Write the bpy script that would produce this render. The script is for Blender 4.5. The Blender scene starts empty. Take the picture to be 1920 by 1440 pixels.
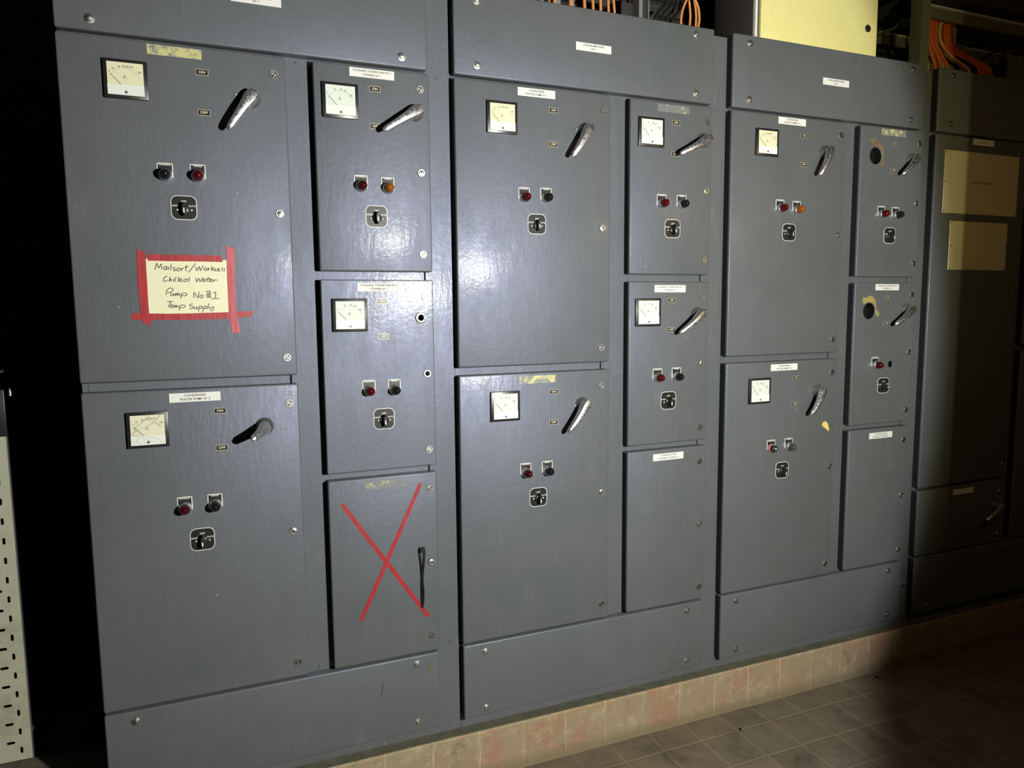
import bpy, bmesh, math, random
from mathutils import Vector, Matrix
random.seed(7)
C = bpy.context.scene.collection
SC = bpy.context.scene

# ------------------------------------------------------------------ camera
cam_d = bpy.data.cameras.new('camera')
cam_d.sensor_fit = 'HORIZONTAL'; cam_d.sensor_width = 36.0
cam_d.lens = 1351.63 / 1920 * 36.0
cam_d.clip_start = 0.05; cam_d.clip_end = 60
cam = bpy.data.objects.new('camera', cam_d); C.objects.link(cam)
right = Vector((0.9251683658845954, -0.3794498620463016, -0.009016482655115893))
fwd = Vector((0.3764468595567395, 0.9203633639398502, -0.10591997095539324))
up = Vector((0.048489758674340015, 0.09459957986357878, 0.9943337783628485))
mw = Matrix((right, up, -fwd)).transposed().to_4x4()
mw.translation = Vector((0, -2.056, 1.5))
cam.matrix_world = mw
SC.camera = cam
# ------------------------------------------------------------------ exposure, world, lights
vs = SC.view_settings
vs.view_transform = 'Standard'; vs.look = 'None'; vs.gamma = 1; vs.use_curve_mapping = False
vs.exposure = 0.0
world = bpy.data.worlds.new('world'); SC.world = world; world.use_nodes = True
bg = world.node_tree.nodes['Background']
bg.inputs[0].default_value = (0.9, 0.75, 0.5, 1); bg.inputs[1].default_value = 0.006
def lamp(name, typ, loc, energy, color, radius, target=None, size=150, blend=0.3):
    d = bpy.data.lights.new(name, typ); d.energy = energy; d.color = color; d.shadow_soft_size = radius
    o = bpy.data.objects.new(name, d); C.objects.link(o); o.location = loc
    if typ == 'SPOT':
        d.spot_size = math.radians(size); d.spot_blend = blend
        o.rotation_euler = (Vector(target) - Vector(loc)).to_track_quat('-Z', 'Y').to_euler()
    return o
# the photographer's work torch, held to the right of the camera, and its weaker yellow spill
lamp('work_torch', 'SPOT', (1.12, -2.25, 1.59), 335, (0.97, 0.98, 1.0), 0.035, (0.60, 0, 1.42), 100, 0.14)
lamp('torch_spill', 'SPOT', (1.12, -2.25, 1.59), 95, (1.0, 0.93, 0.42), 0.006, (0.80, 0, 1.70), 102, 0.30)
# weak warm lamp added out of view for yellow glints and the dim fourth bay
lamp('added_warm_lamp', 'POINT', (2.334, -1.30, 1.925), 9.5, (1.0, 0.66, 0.25), 0.04)

# ------------------------------------------------------------------ measured layout (metres: x along the cabinets, z up)
DOORS = {
    '1A': {'meter': ('cream', -0.174, 2.062), 'label': ('faded', -0.062, 2.142, 'tan'), 'on': (-0.001, 2.099), 'off': (-0.001, 2.0), 'piv': (0.114, 2.045), 'tip': (0.054, 1.956, -0.04), 'scr': (0.077, 2.053), 'locks': [('s', 0.173, 2.112), ('k', 0.174, 1.754), ('s', 0.177, 1.369)], 'lamps': [('black', -0.099, 1.839), ('red', -0.023, 1.84)], 'sw': (-0.06, 1.76)},
    '1B': {'meter': ('cracked', -0.174, 1.195), 'label': ('white', -0.059, 1.273, 'CONDENSER|WATER PUMP Nº 2'), 'on': (0.0, 1.233), 'off': (0.0, 1.133), 'piv': (0.111, 1.184), 'tip': (0.074, 1.164, -0.095), 'scr': (0.08, 1.181), 'locks': [('s', 0.178, 1.243), ('k', 0.175, 0.883), ('s', 0.172, 0.497)], 'lamps': [('darkred', -0.098, 0.979), ('black', -0.024, 0.979)], 'sw': (-0.06, 0.889)},
    '1C': {'meter': ('pale', 0.343, 2.062), 'label': ('white', 0.432, 2.143, 'COOLING TOWER FAN Nº 1|TOWER Nº 1'), 'on': (0.439, 2.103), 'off': (0.438, 2.003), 'piv': (0.551, 2.049), 'tip': (0.452, 1.985, -0.04), 'locks': [('s', 0.567, 2.114), ('k', 0.566, 1.884), ('s', 0.566, 1.654)], 'lamps': [('darkred', 0.393, 1.838), ('amber', 0.468, 1.836)], 'sw': (0.434, 1.757)},
    '1D': {'meter': ('pale', 0.35, 1.482), 'label': ('white', 0.435, 1.56, 'COOLING TOWER FAN Nº 2|TOWER Nº 1'), 'on': (0.443, 1.52), 'off': (0.444, 1.42), 'hole': (0.555, 1.472), 'locks': [('s', 0.569, 1.533), ('h', 0.571, 1.308), ('s', 0.572, 1.081)], 'lamps': [('red', 0.398, 1.266), ('black', 0.472, 1.265)], 'sw': (0.439, 1.182)},
    '1E': {'label': ('faded', 0.438, 0.989, 'grey'), 'locks': [('s', 0.571, 0.962), ('k', 0.571, 0.735), ('s', 0.569, 0.502)]},
    '2A': {'meter': ('cream', 0.815, 2.059), 'label': ('white', 0.929, 2.141, 'CONDENSER|WATER PUMP Nº 1'), 'on': (0.986, 2.096), 'off': (0.985, 1.995), 'piv': (1.094, 2.043), 'tip': (1.031, 1.955, -0.04), 'scr': (1.065, 2.048), 'locks': [('s', 1.161, 2.11), ('k', 1.157, 1.748), ('s', 1.155, 1.367)], 'lamps': [('red', 0.886, 1.831), ('black', 0.959, 1.833)], 'sw': (0.928, 1.753)},
    '2B': {'meter': ('pale', 0.816, 1.196), 'label': ('faded', 0.928, 1.274, 'yellow'), 'on': (0.984, 1.232), 'off': (0.983, 1.134), 'piv': (1.085, 1.186), 'tip': (1.016, 1.104, -0.04), 'scr': (1.06, 1.183), 'locks': [('s', 1.156, 1.245), ('k', 1.157, 0.89), ('s', 1.159, 0.501)], 'lamps': [('darkred', 0.885, 0.98), ('black', 0.96, 0.98)], 'sw': (0.928, 0.896)},
    '2C': {'meter': ('pale', 1.334, 2.059), 'label': ('faded', 1.421, 2.14, 'grey'), 'on': (1.431, 2.097), 'off': (1.43, 1.997), 'piv': (1.539, 2.048), 'tip': (1.425, 1.991, -0.04), 'locks': [('s', 1.557, 2.11), ('k', 1.555, 1.884), ('s', 1.552, 1.654)], 'lamps': [('red', 1.379, 1.835), ('black', 1.457, 1.836)], 'sw': (1.423, 1.755)},
    '2D': {'meter': ('pale', 1.329, 1.479), 'label': ('white', 1.417, 1.557, 'COOLING TOWER FAN Nº 2|TOWER Nº 2'), 'on': (1.424, 1.519), 'off': (1.424, 1.42), 'piv': (1.528, 1.471), 'tip': (1.433, 1.409, -0.04), 'locks': [('s', 1.551, 1.53), ('k', 1.549, 1.303), ('s', 1.549, 1.077)], 'lamps': [('red', 1.371, 1.26), ('black', 1.447, 1.26)], 'sw': (1.416, 1.179)},
    '2E': {'label': ('white', 1.419, 0.985, 'CONTROLS FOR|COOLING TOWER Nº 2'), 'locks': [('s', 1.55, 0.956), ('k', 1.554, 0.729), ('s', 1.556, 0.499)]},
    '3A': {'meter': ('cream', 1.806, 2.062), 'label': ('white', 1.919, 2.143, 'CONDENSER|WATER PUMP Nº 1'), 'on': (1.976, 2.098), 'off': (1.978, 1.999), 'piv': (2.074, 2.047), 'tip': (2.017, 1.958, -0.04), 'scr': (2.056, 2.05), 'locks': [('s', 2.15, 2.114), ('k', 2.151, 1.754), ('s', 2.148, 1.368)], 'lamps': [('red', 1.875, 1.841), ('amber', 1.951, 1.839)], 'sw': (1.92, 1.758)},
    '3B': {'meter': ('pale', 1.803, 1.192), 'label': ('white', 1.917, 1.273, 'CONDENSER|WATER PUMP Nº 2'), 'on': (1.976, 1.231), 'off': (1.974, 1.133), 'piv': (2.079, 1.178), 'tip': (2.016, 1.096, -0.04), 'scr': (2.058, 1.181), 'locks': [('s', 2.151, 1.244), ('k', 2.155, 0.883), ('s', 2.151, 0.496)], 'lamps': [('bare', 1.867, 0.977), ('smoke', 1.949, 0.977)], 'sw': (1.922, 0.889), 'chip': (2.128, 1.042)},
    '3C': {'bighole': (2.328, 2.054), 'label': ('faded', 2.414, 2.144, 'yellow'), 'on': (2.422, 2.103), 'off': (2.422, 2.004), 'piv': (2.511, 2.05), 'tip': (2.425, 1.985, -0.04), 'locks': [('s', 2.554, 2.114), ('k', 2.551, 1.888), ('s', 2.553, 1.657)], 'lamps': [('red', 2.366, 1.84), ('black', 2.441, 1.839)], 'sw': (2.416, 1.761)},
    '3D': {'bighole': (2.328, 1.473), 'label': ('white', 2.416, 1.564, 'COOLING TOWER FAN Nº 2|TOWER Nº 1'), 'on': (2.422, 1.523), 'off': (2.422, 1.424), 'piv': (2.523, 1.476), 'tip': (2.423, 1.42, -0.04), 'locks': [('s', 2.552, 1.536), ('k', 2.551, 1.308), ('s', 2.549, 1.077)], 'lamps': [('darkred', 2.369, 1.264)], 'smallhole': (2.454, 1.263), 'sw': (2.418, 1.181)},
    '3E': {'label': ('white', 2.417, 0.983, 'CONTROLS FOR|COOLING TOWER Nº 1'), 'locks': [('s', 2.545, 0.955), ('k', 2.546, 0.727), ('s', 2.545, 0.498)]},
    '4A': {'label': ('white', 2.914, 2.145, 'CONTROL'), 'locks': [('s', 3.147, 2.119), ('k', 3.155, 1.558), ('s', 3.154, 1.457), ('s', 3.158, 0.799)]},
    '4B': {'label': ('white', 2.915, 0.703, ''), 'locks': [('s', 3.148, 0.679), ('s', 3.153, 0.485)], 'piv': (3.124, 0.619), 'tip': (3.017, 0.573, -0.04)},
}
BOLTS = {
    'top1': [(-0.244, 2.197), (0.517, 2.198)],
    'top2': [(0.741, 2.38), (0.74, 2.201), (1.505, 2.384), (1.507, 2.198)],
    'top3': [(1.725, 2.384), (1.728, 2.199), (2.497, 2.384), (2.497, 2.199)],
    'top4': [(2.718, 2.385), (2.716, 2.202)],
    'kick1': [(-0.246, 0.416), (0.52, 0.419), (0.519, 0.232)],
    'kick2': [(0.742, 0.416), (0.742, 0.229), (1.507, 0.418), (1.508, 0.23)],
    'kick3': [(1.724, 0.418), (1.728, 0.23), (2.492, 0.417), (2.497, 0.23)],
    'kick4': [(2.725, 0.414), (2.726, 0.232), (3.212, 0.419), (3.206, 0.233)],
}
POST_SCREWS = [[(0.234, 2.159), (0.628, 2.161), (0.236, 0.455), (0.635, 0.455), (0.631, 0.186)], [(1.226, 2.159), (1.613, 2.393), (1.617, 2.16), (1.227, 0.458), (1.623, 0.455)], [(2.214, 2.164), (2.625, 0.319)], []]
TOP_LABELS = [(0.137, 2.295), (1.124, 2.295), (2.116, 2.296)]
INK = [[(-0.1363, 1.6025), (-0.1336, 1.6109), (-0.1306, 1.6193), (-0.129, 1.6128), (-0.1271, 1.6072), (-0.1239, 1.6125), (-0.1206, 1.6176), (-0.1201, 1.6111), (-0.1201, 1.6036)], [(-0.1081, 1.6112), (-0.1115, 1.6115), (-0.1145, 1.6093), (-0.1158, 1.6055), (-0.1137, 1.6027), (-0.1111, 1.6037), (-0.1092, 1.6065), (-0.1078, 1.6108), (-0.1082, 1.6065), (-0.1074, 1.6026)], [(-0.1035, 1.6113), (-0.104, 1.6023)], [(-0.0975, 1.6179), (-0.0988, 1.6023)], [(-0.0882, 1.6086), (-0.0911, 1.609), (-0.0929, 1.6077), (-0.0921, 1.6054), (-0.0891, 1.6043), (-0.0885, 1.6024), (-0.0907, 1.6005), (-0.0944, 1.6011)], [(-0.0825, 1.6078), (-0.0852, 1.6049), (-0.0857, 1.6021), (-0.0838, 1.6002), (-0.0799, 1.601), (-0.0784, 1.6041), (-0.0791, 1.6069), (-0.0825, 1.6078)], [(-0.0747, 1.6079), (-0.0748, 1.6003), (-0.0736, 1.6056), (-0.0686, 1.6079)], [(-0.0613, 1.6156), (-0.0634, 1.608), (-0.0642, 1.6023), (-0.0612, 1.6005)], [(-0.0668, 1.6099), (-0.0571, 1.6109)], [(-0.04, 1.6206), (-0.0485, 1.6091), (-0.0579, 1.5967)], [(-0.0404, 1.6121), (-0.0395, 1.6064), (-0.038, 1.6017), (-0.0345, 1.6074), (-0.0317, 1.6118), (-0.0307, 1.6065), (-0.0292, 1.6018), (-0.0256, 1.6085), (-0.0218, 1.6142)], [(-0.0176, 1.6095), (-0.0204, 1.6066), (-0.0202, 1.6032), (-0.018, 1.6019), (-0.0149, 1.6038), (-0.0142, 1.6071), (-0.0176, 1.6095)], [(-0.0105, 1.6096), (-0.0114, 1.6014), (-0.0098, 1.6067), (-0.0061, 1.6087)], [(-0.0014, 1.6145), (-0.0022, 1.6078), (-0.0029, 1.6011)], [(0.0047, 1.6098), (-0.0018, 1.6053), (0.0017, 1.604), (0.0052, 1.6012)], [(0.0099, 1.607), (0.0067, 1.6065), (0.0053, 1.6039), (0.0064, 1.6012), (0.0106, 1.6016)], [(0.0124, 1.6035), (0.0161, 1.6051), (0.0168, 1.6074), (0.0145, 1.608), (0.0124, 1.6055), (0.0122, 1.6022), (0.015, 1.6007), (0.0183, 1.6023)], [(0.0245, 1.6119), (0.0226, 1.6004)], [(0.0289, 1.6091), (0.0272, 1.5995)], [(-0.1077, 1.5869), (-0.1121, 1.5854), (-0.1161, 1.5812), (-0.118, 1.5765), (-0.1161, 1.5737), (-0.1118, 1.5745), (-0.1083, 1.5766)], [(-0.1018, 1.586), (-0.1033, 1.5794), (-0.1045, 1.5734), (-0.1022, 1.5775), (-0.0995, 1.5794), (-0.0992, 1.5766), (-0.099, 1.5734)], [(-0.0934, 1.5814), (-0.0947, 1.5729)], [(-0.0884, 1.5852), (-0.0913, 1.5729)], [(-0.0819, 1.5861), (-0.0843, 1.5729)], [(-0.0795, 1.5762), (-0.0759, 1.5781), (-0.0753, 1.5803), (-0.077, 1.5811), (-0.0797, 1.5786), (-0.0803, 1.5748), (-0.0779, 1.573), (-0.0738, 1.5749)], [(-0.0609, 1.5797), (-0.0657, 1.5796), (-0.0697, 1.5777), (-0.0707, 1.5743), (-0.0678, 1.573), (-0.0639, 1.5749), (-0.0609, 1.5797)], [(-0.0559, 1.585), (-0.0576, 1.5787), (-0.0592, 1.5721)], [(-0.0419, 1.5836), (-0.0413, 1.5779), (-0.0398, 1.5731), (-0.0369, 1.5779), (-0.0341, 1.5817), (-0.0332, 1.577), (-0.0318, 1.5732), (-0.028, 1.5789), (-0.0242, 1.5847)], [(-0.02, 1.5795), (-0.0235, 1.5795), (-0.0258, 1.5765), (-0.0253, 1.5732), (-0.022, 1.5742), (-0.0196, 1.5796), (-0.0198, 1.5757), (-0.0185, 1.5731)], [(-0.0108, 1.5857), (-0.0129, 1.58), (-0.014, 1.5746), (-0.0105, 1.5733)], [(-0.0173, 1.5799), (-0.0066, 1.581)], [(-0.0077, 1.5758), (-0.0037, 1.5777), (-0.0031, 1.5797), (-0.0057, 1.58), (-0.008, 1.5777), (-0.0078, 1.5743), (-0.0052, 1.5731), (-0.0021, 1.5747)], [(0.0014, 1.5791), (0.0004, 1.5733), (0.0027, 1.5772), (0.0063, 1.5778), (0.0102, 1.5767)], [(-0.1104, 1.5521), (-0.1122, 1.5456), (-0.1141, 1.539)], [(-0.1104, 1.5521), (-0.1059, 1.5559), (-0.1007, 1.5569), (-0.0966, 1.554), (-0.0977, 1.5497), (-0.1022, 1.5465), (-0.11, 1.5446)], [(-0.1014, 1.5446), (-0.1025, 1.5399), (-0.1009, 1.5372), (-0.0974, 1.5389), (-0.0954, 1.5437), (-0.0956, 1.5399), (-0.0946, 1.5369)], [(-0.0911, 1.5437), (-0.092, 1.537), (-0.09, 1.5414), (-0.0876, 1.5433), (-0.0871, 1.537), (-0.0851, 1.5414), (-0.083, 1.5433), (-0.0821, 1.5402), (-0.0816, 1.537)], [(-0.0773, 1.5427), (-0.0788, 1.5361), (-0.0802, 1.53)], [(-0.0773, 1.5417), (-0.0729, 1.5436), (-0.0676, 1.5436), (-0.0643, 1.5412), (-0.0661, 1.5383), (-0.0706, 1.5368), (-0.0775, 1.538)], [(-0.049, 1.5312), (-0.0468, 1.5455), (-0.0393, 1.5312), (-0.0358, 1.5474)], [(-0.0309, 1.5388), (-0.0337, 1.5363), (-0.0337, 1.5325), (-0.0313, 1.531), (-0.0277, 1.5325), (-0.0266, 1.5359), (-0.0277, 1.5388), (-0.0309, 1.5388)], [(-0.0013, 1.5426), (0.0043, 1.5464), (0.0026, 1.531)], [(-0.0082, 1.5291), (0.0017, 1.5295), (0.0124, 1.5291)], [(-0.1121, 1.522), (-0.1052, 1.5225), (-0.0983, 1.5219)], [(-0.1035, 1.522), (-0.107, 1.5144), (-0.1103, 1.5069)], [(-0.1041, 1.51), (-0.1002, 1.5119), (-0.0996, 1.5138), (-0.1013, 1.5146), (-0.104, 1.5123), (-0.1045, 1.5087), (-0.1026, 1.5066), (-0.099, 1.5077)], [(-0.0962, 1.5125), (-0.0974, 1.5068), (-0.0951, 1.5111), (-0.0927, 1.5124), (-0.0925, 1.5067), (-0.0906, 1.5111), (-0.0884, 1.512), (-0.0873, 1.5067)], [(-0.0832, 1.5114), (-0.0841, 1.5057), (-0.0848, 1.4991)], [(-0.0833, 1.5105), (-0.0779, 1.5133), (-0.0727, 1.5128), (-0.0702, 1.5104), (-0.0721, 1.5075), (-0.0774, 1.5062), (-0.0826, 1.5066)], [(-0.0515, 1.5159), (-0.0559, 1.516), (-0.0595, 1.5135), (-0.0588, 1.5108), (-0.0536, 1.5097), (-0.0516, 1.5073), (-0.0539, 1.5043), (-0.0609, 1.504)], [(-0.0483, 1.5092), (-0.0492, 1.505), (-0.0472, 1.5029), (-0.0442, 1.5044), (-0.0421, 1.5092), (-0.0427, 1.5053), (-0.0416, 1.5025)], [(-0.0368, 1.5101), (-0.0384, 1.5034), (-0.0398, 1.4953)], [(-0.0368, 1.5091), (-0.0332, 1.5106), (-0.0303, 1.5087), (-0.0308, 1.5056), (-0.0344, 1.5041), (-0.0374, 1.5043)], [(-0.0262, 1.509), (-0.0278, 1.5014), (-0.0296, 1.4933)], [(-0.0262, 1.5081), (-0.0226, 1.51), (-0.0196, 1.5086), (-0.0201, 1.5055), (-0.0234, 1.5036), (-0.0268, 1.5037)], [(-0.0133, 1.5176), (-0.0154, 1.5099), (-0.0176, 1.5022)], [(-0.0119, 1.5089), (-0.0126, 1.5055), (-0.0109, 1.5031), (-0.0076, 1.5047), (-0.0042, 1.5085), (-0.0025, 1.506), (-0.0039, 1.5011), (-0.0071, 1.4977), (-0.0115, 1.4993)]]
SCRIBBLE = [[(-0.0195, 1.547), (-0.0117, 1.5497), (-0.0077, 1.5478), (-0.0102, 1.5445), (-0.0183, 1.5426), (-0.0085, 1.5426), (-0.0077, 1.5397), (-0.0185, 1.5388), (-0.0096, 1.5368), (-0.008, 1.5343), (-0.0187, 1.5344), (-0.0108, 1.532), (-0.02, 1.5374), (-0.0148, 1.5417), (-0.0098, 1.533), (-0.017, 1.5321)]]
NOTE = {'paper': [(-0.1561, 1.63), (0.0402, 1.6294), (0.0352, 1.492), (-0.155, 1.4913)], 'left': [(-0.1739, 1.6541), (-0.1658, 1.6506), (-0.1561, 1.6461), (-0.155, 1.6291), (-0.155, 1.5605), (-0.1555, 1.4923), (-0.1532, 1.4819), (-0.1521, 1.4608), (-0.1595, 1.4647), (-0.1695, 1.4681), (-0.1718, 1.4803), (-0.1739, 1.4934), (-0.1762, 1.5716), (-0.1751, 1.6288)], 'top': [(-0.1493, 1.6418), (-0.0988, 1.6409), (-0.0363, 1.6413), (0.0232, 1.6409), (0.0255, 1.6244), (-0.0371, 1.625), (-0.0997, 1.6248), (-0.1505, 1.6251)], 'right': [(0.0341, 1.6686), (0.0561, 1.658), (0.0538, 1.6094), (0.0518, 1.5416), (0.0523, 1.4967), (0.0561, 1.4673), (0.0602, 1.4367), (0.052, 1.4402), (0.04, 1.4391), (0.0366, 1.4637), (0.034, 1.4852), (0.0342, 1.5416), (0.0344, 1.6092), (0.0362, 1.6524)], 'bottom': [(-0.1959, 1.489), (-0.1898, 1.4936), (-0.0965, 1.491), (0.0098, 1.4933), (0.0973, 1.4966), (0.0926, 1.4884), (0.0897, 1.4809), (0.009, 1.4754), (-0.0973, 1.4751), (-0.1908, 1.4765), (-0.1958, 1.4816)]}
XTAPE = [(0.31, 0.943), (0.558, 0.563), (0.544, 0.98), (0.354, 0.587)]
TIE = [(0.542, 0.783), (0.55, 0.781), (0.545, 0.729), (0.545, 0.662), (0.538, 0.601), (0.534, 0.602), (0.538, 0.671), (0.537, 0.746), (0.535, 0.784)]
MARKS = [(0.557, 0.397), (0.41, 0.363), (2.332, 2.058), (2.328, 1.473)]
CABLES2 = [[1.044, 1.044], [1.063, 1.063], [1.121, 1.121], [1.172, 1.166], [1.204, 1.196], [1.232, 1.228], [1.262, 1.256], [1.285, 1.272]]
LOOPS = [[(1.55, 2.47), (1.551, 2.502), (1.559, 2.53), (1.571, 2.558), (1.582, 2.586)], [(1.601, 2.48), (1.603, 2.516), (1.599, 2.552), (1.594, 2.587)], [(1.641, 2.489), (1.642, 2.529), (1.637, 2.564), (1.627, 2.603)], [(1.608, 2.462), (1.612, 2.494), (1.607, 2.529), (1.593, 2.554), (1.577, 2.578)]]
RIGHT = {'g': [[(2.759, 2.647), (2.768, 2.564), (2.781, 2.524), (2.802, 2.489), (2.805, 2.453)], [(2.797, 2.653), (2.803, 2.574), (2.831, 2.535), (2.856, 2.499), (2.859, 2.463)], [(2.836, 2.664), (2.842, 2.584), (2.88, 2.537), (2.912, 2.506), (2.915, 2.467)], [(2.884, 2.676), (2.889, 2.606), (2.941, 2.558), (3.016, 2.527), (3.068, 2.506), (3.077, 2.474)], [(2.932, 2.688), (2.938, 2.61), (2.984, 2.572), (3.086, 2.553), (3.145, 2.531), (3.166, 2.488)], [(2.969, 2.698), (2.975, 2.62), (3.037, 2.583), (3.123, 2.567), (3.187, 2.547), (3.212, 2.495)], [(3.0, 2.69), (3.012, 2.625), (3.075, 2.593), (3.165, 2.572), (3.233, 2.552), (3.263, 2.5)], [(3.035, 2.678), (3.046, 2.626), (3.116, 2.598), (3.208, 2.577), (3.28, 2.558), (3.313, 2.506)]], 'plate1': [(3.031, 2.708), (3.083, 2.61)], 'plate2': [(2.913, 2.563), (3.065, 2.533)], 'strut': [(3.076, 2.736), (3.15, 2.587)], 'strut2': [(3.517, 2.759), (3.583, 2.551)], 'line': [(2.714, 2.69), (3.29, 2.693)], 's2': [(1.357, 2.482), (1.392, 2.487)], 'cab1': [(1.4, 2.562), (1.456, 2.543)]}

# ------------------------------------------------------------------ node helpers
def new_mat(name):
    m = bpy.data.materials.new(name); m.use_nodes = True
    nt = m.node_tree; b = nt.nodes['Principled BSDF']
    return m, nt, b
def plain(name, col, rough=0.5, metal=0.0, spec=0.5, coat=0.0, trans=0.0):
    m, nt, b = new_mat(name)
    b.inputs['Base Color'].default_value = (*col, 1); b.inputs['Roughness'].default_value = rough
    b.inputs['Metallic'].default_value = metal; b.inputs['Specular IOR Level'].default_value = spec
    b.inputs['Coat Weight'].default_value = coat
    if trans: b.inputs['Transmission Weight'].default_value = trans
    return m
def N(nt, t, **kw):
    n = nt.nodes.new(t)
    for k, v in kw.items():
        if k.startswith('i_'):
            key = k[2:].replace('_', ' ')
            n.inputs[key].default_value = v
        else: setattr(n, k, v)
    return n
def worldpos(nt, scale=(1, 1, 1), rot=(0, 0, 0)):
    g = N(nt, 'ShaderNodeNewGeometry'); mp = N(nt, 'ShaderNodeMapping')
    mp.inputs['Scale'].default_value = scale; mp.inputs['Rotation'].default_value = rot
    nt.links.new(g.outputs['Position'], mp.inputs['Vector'])
    return mp.outputs[0]
def noise(nt, vec, scale, detail=3, rough=0.5):
    n = N(nt, 'ShaderNodeTexNoise'); n.inputs['Scale'].default_value = scale
    n.inputs['Detail'].default_value = detail; n.inputs['Roughness'].default_value = rough
    nt.links.new(vec, n.inputs['Vector']); return n.outputs['Fac']
def ramp(nt, fac, stops):
    r = N(nt, 'ShaderNodeValToRGB'); e = r.color_ramp.elements
    while len(e) < len(stops): e.new(0.5)
    for el, (p, c) in zip(e, stops):
        el.position = p; el.color = (*c, 1) if len(c) == 3 else c
    nt.links.new(fac, r.inputs[0]); return r.outputs[0]
def g3(v): return (v, v, v)
def mixc(nt, fac, a, b, mode='MIX'):
    m = N(nt, 'ShaderNodeMix', data_type='RGBA', blend_type=mode)
    for s, v in ((0, fac), (6, a), (7, b)):
        if hasattr(v, 'links'): nt.links.new(v, m.inputs[s])
        else: m.inputs[s].default_value = v if s == 0 else (*v, 1)
    return m.outputs[2]
def bump(nt, b, height, strength, dist=0.002):
    bp_ = N(nt, 'ShaderNodeBump'); bp_.inputs['Strength'].default_value = strength
    bp_.inputs['Distance'].default_value = dist
    nt.links.new(height, bp_.inputs['Height']); nt.links.new(bp_.outputs[0], b.inputs['Normal'])
    return bp_

# ------------------------------------------------------------------ materials
def make_paint():
    m, nt, b = new_mat('brushed_on_grey_paint')
    p = worldpos(nt)
    patch = noise(nt, p, 2.6, 5, 0.65)
    col = ramp(nt, patch, [(0.3, (0.070, 0.078, 0.077)), (0.7, (0.087, 0.091, 0.095))])
    # rubbed, dusty smears, mostly vertical
    sm = noise(nt, worldpos(nt, (3.2, 1, 1.0), (0, 0.25, 0)), 5, 7, 0.72)
    smf = ramp(nt, sm, [(0.58, g3(0)), (0.80, g3(0.22))])
    col = mixc(nt, smf, col, (0.20, 0.205, 0.215))
    # a few fine scratches, kept to scattered patches
    area = ramp(nt, noise(nt, p, 4.5, 2), [(0.52, g3(0)), (0.62, g3(1))])
    for rot, sc, th in (((0, 0.62, 0), (1, 1, 26), 0.735), ((0, -1.1, 0), (1, 1, 30), 0.745)):
        s = noise(nt, worldpos(nt, sc, rot), 9, 2, 0.5)
        f = ramp(nt, s, [(th, g3(0)), (th + 0.02, g3(0.5))])
        f = mixc(nt, 1.0, f, area, 'MULTIPLY')
        col = mixc(nt, f, col, (0.24, 0.245, 0.25))
    # small chips
    v = N(nt, 'ShaderNodeTexVoronoi'); v.inputs['Scale'].default_value = 16
    nt.links.new(p, v.inputs['Vector'])
    f = ramp(nt, v.outputs['Distance'], [(0.030, g3(0.7)), (0.040, g3(0))])
    ch = noise(nt, p, 5, 1); cf = ramp(nt, ch, [(0.58, g3(0)), (0.61, g3(1))])
    f2 = mixc(nt, 1.0, f, cf, 'MULTIPLY')
    col = mixc(nt, f2, col, (0.30, 0.30, 0.29))
    nt.links.new(col, b.inputs['Base Color'])
    rr = ramp(nt, noise(nt, worldpos(nt, (2.5, 2.5, 1)), 5, 6, 0.7), [(0.3, g3(0.41)), (0.7, g3(0.55))])
    nt.links.new(rr, b.inputs['Roughness'])
    b.inputs['Specular IOR Level'].default_value = 0.68
    b.inputs['Specular Tint'].default_value = (0.58, 0.63, 1.0, 1)
    b.inputs['Coat Weight'].default_value = 0.06; b.inputs['Coat Roughness'].default_value = 0.13
    # orange-peel and vertical brush strokes, stronger in patches
    h1 = noise(nt, worldpos(nt, (9, 9, 1.6)), 9, 5, 0.65)
    h2 = noise(nt, p, 55, 4, 0.65)
    a = N(nt, 'ShaderNodeMath', operation='ADD'); nt.links.new(h1, a.inputs[0]); nt.links.new(h2, a.inputs[1])
    bn = bump(nt, b, a.outputs[0], 0.3, 0.0014)
    st = ramp(nt, noise(nt, p, 3.0, 3), [(0.35, g3(0.15)), (0.65, g3(0.6))])
    nt.links.new(st, bn.inputs['Strength'])
    nt.links.new(bn.outputs[0], b.inputs['Coat Normal'])
    return m
PAINT = make_paint()
BLACK = plain('black_plastic', (0.012, 0.012, 0.013), 0.35)
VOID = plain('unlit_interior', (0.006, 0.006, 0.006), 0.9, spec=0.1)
BLACKG = plain('black_enamel_plate', (0.015, 0.015, 0.016), 0.35, spec=0.25)
INKM = plain('black_marker_ink', (0.02, 0.02, 0.022), 0.6)
WHITE = plain('white_enamel', (0.58, 0.58, 0.55), 0.45)
LABEL = plain('white_engraved_laminate', (0.56, 0.56, 0.54), 0.6, spec=0.2)
LTEXT = plain('grey_engraving', (0.05, 0.05, 0.055), 0.7, spec=0.1)
GOLD = plain('pale_gold_border', (0.40, 0.36, 0.24), 0.45, 0.2)
BRASS = plain('aged_white_lettering', (0.50, 0.46, 0.34), 0.5)
def make_chrome(name, r0, r1, col):
    m, nt, b = new_mat(name)
    p = worldpos(nt); n_ = noise(nt, p, 160, 4, 0.7)
    nt.links.new(ramp(nt, n_, [(0.35, g3(r0)), (0.7, g3(r1))]), b.inputs['Roughness'])
    nt.links.new(ramp(nt, noise(nt, p, 90, 4, 0.7), [(0.4, col), (0.72, tuple(c * 0.72 for c in col))]), b.inputs['Base Color'])
    b.inputs['Metallic'].default_value = 1
    bump(nt, b, n_, 0.12, 0.0005)
    return m
CHROME = make_chrome('worn_chrome', 0.28, 0.58, (0.78, 0.78, 0.84))
STEEL = make_chrome('zinc_plated_steel', 0.30, 0.5, (0.50, 0.495, 0.475))
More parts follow.
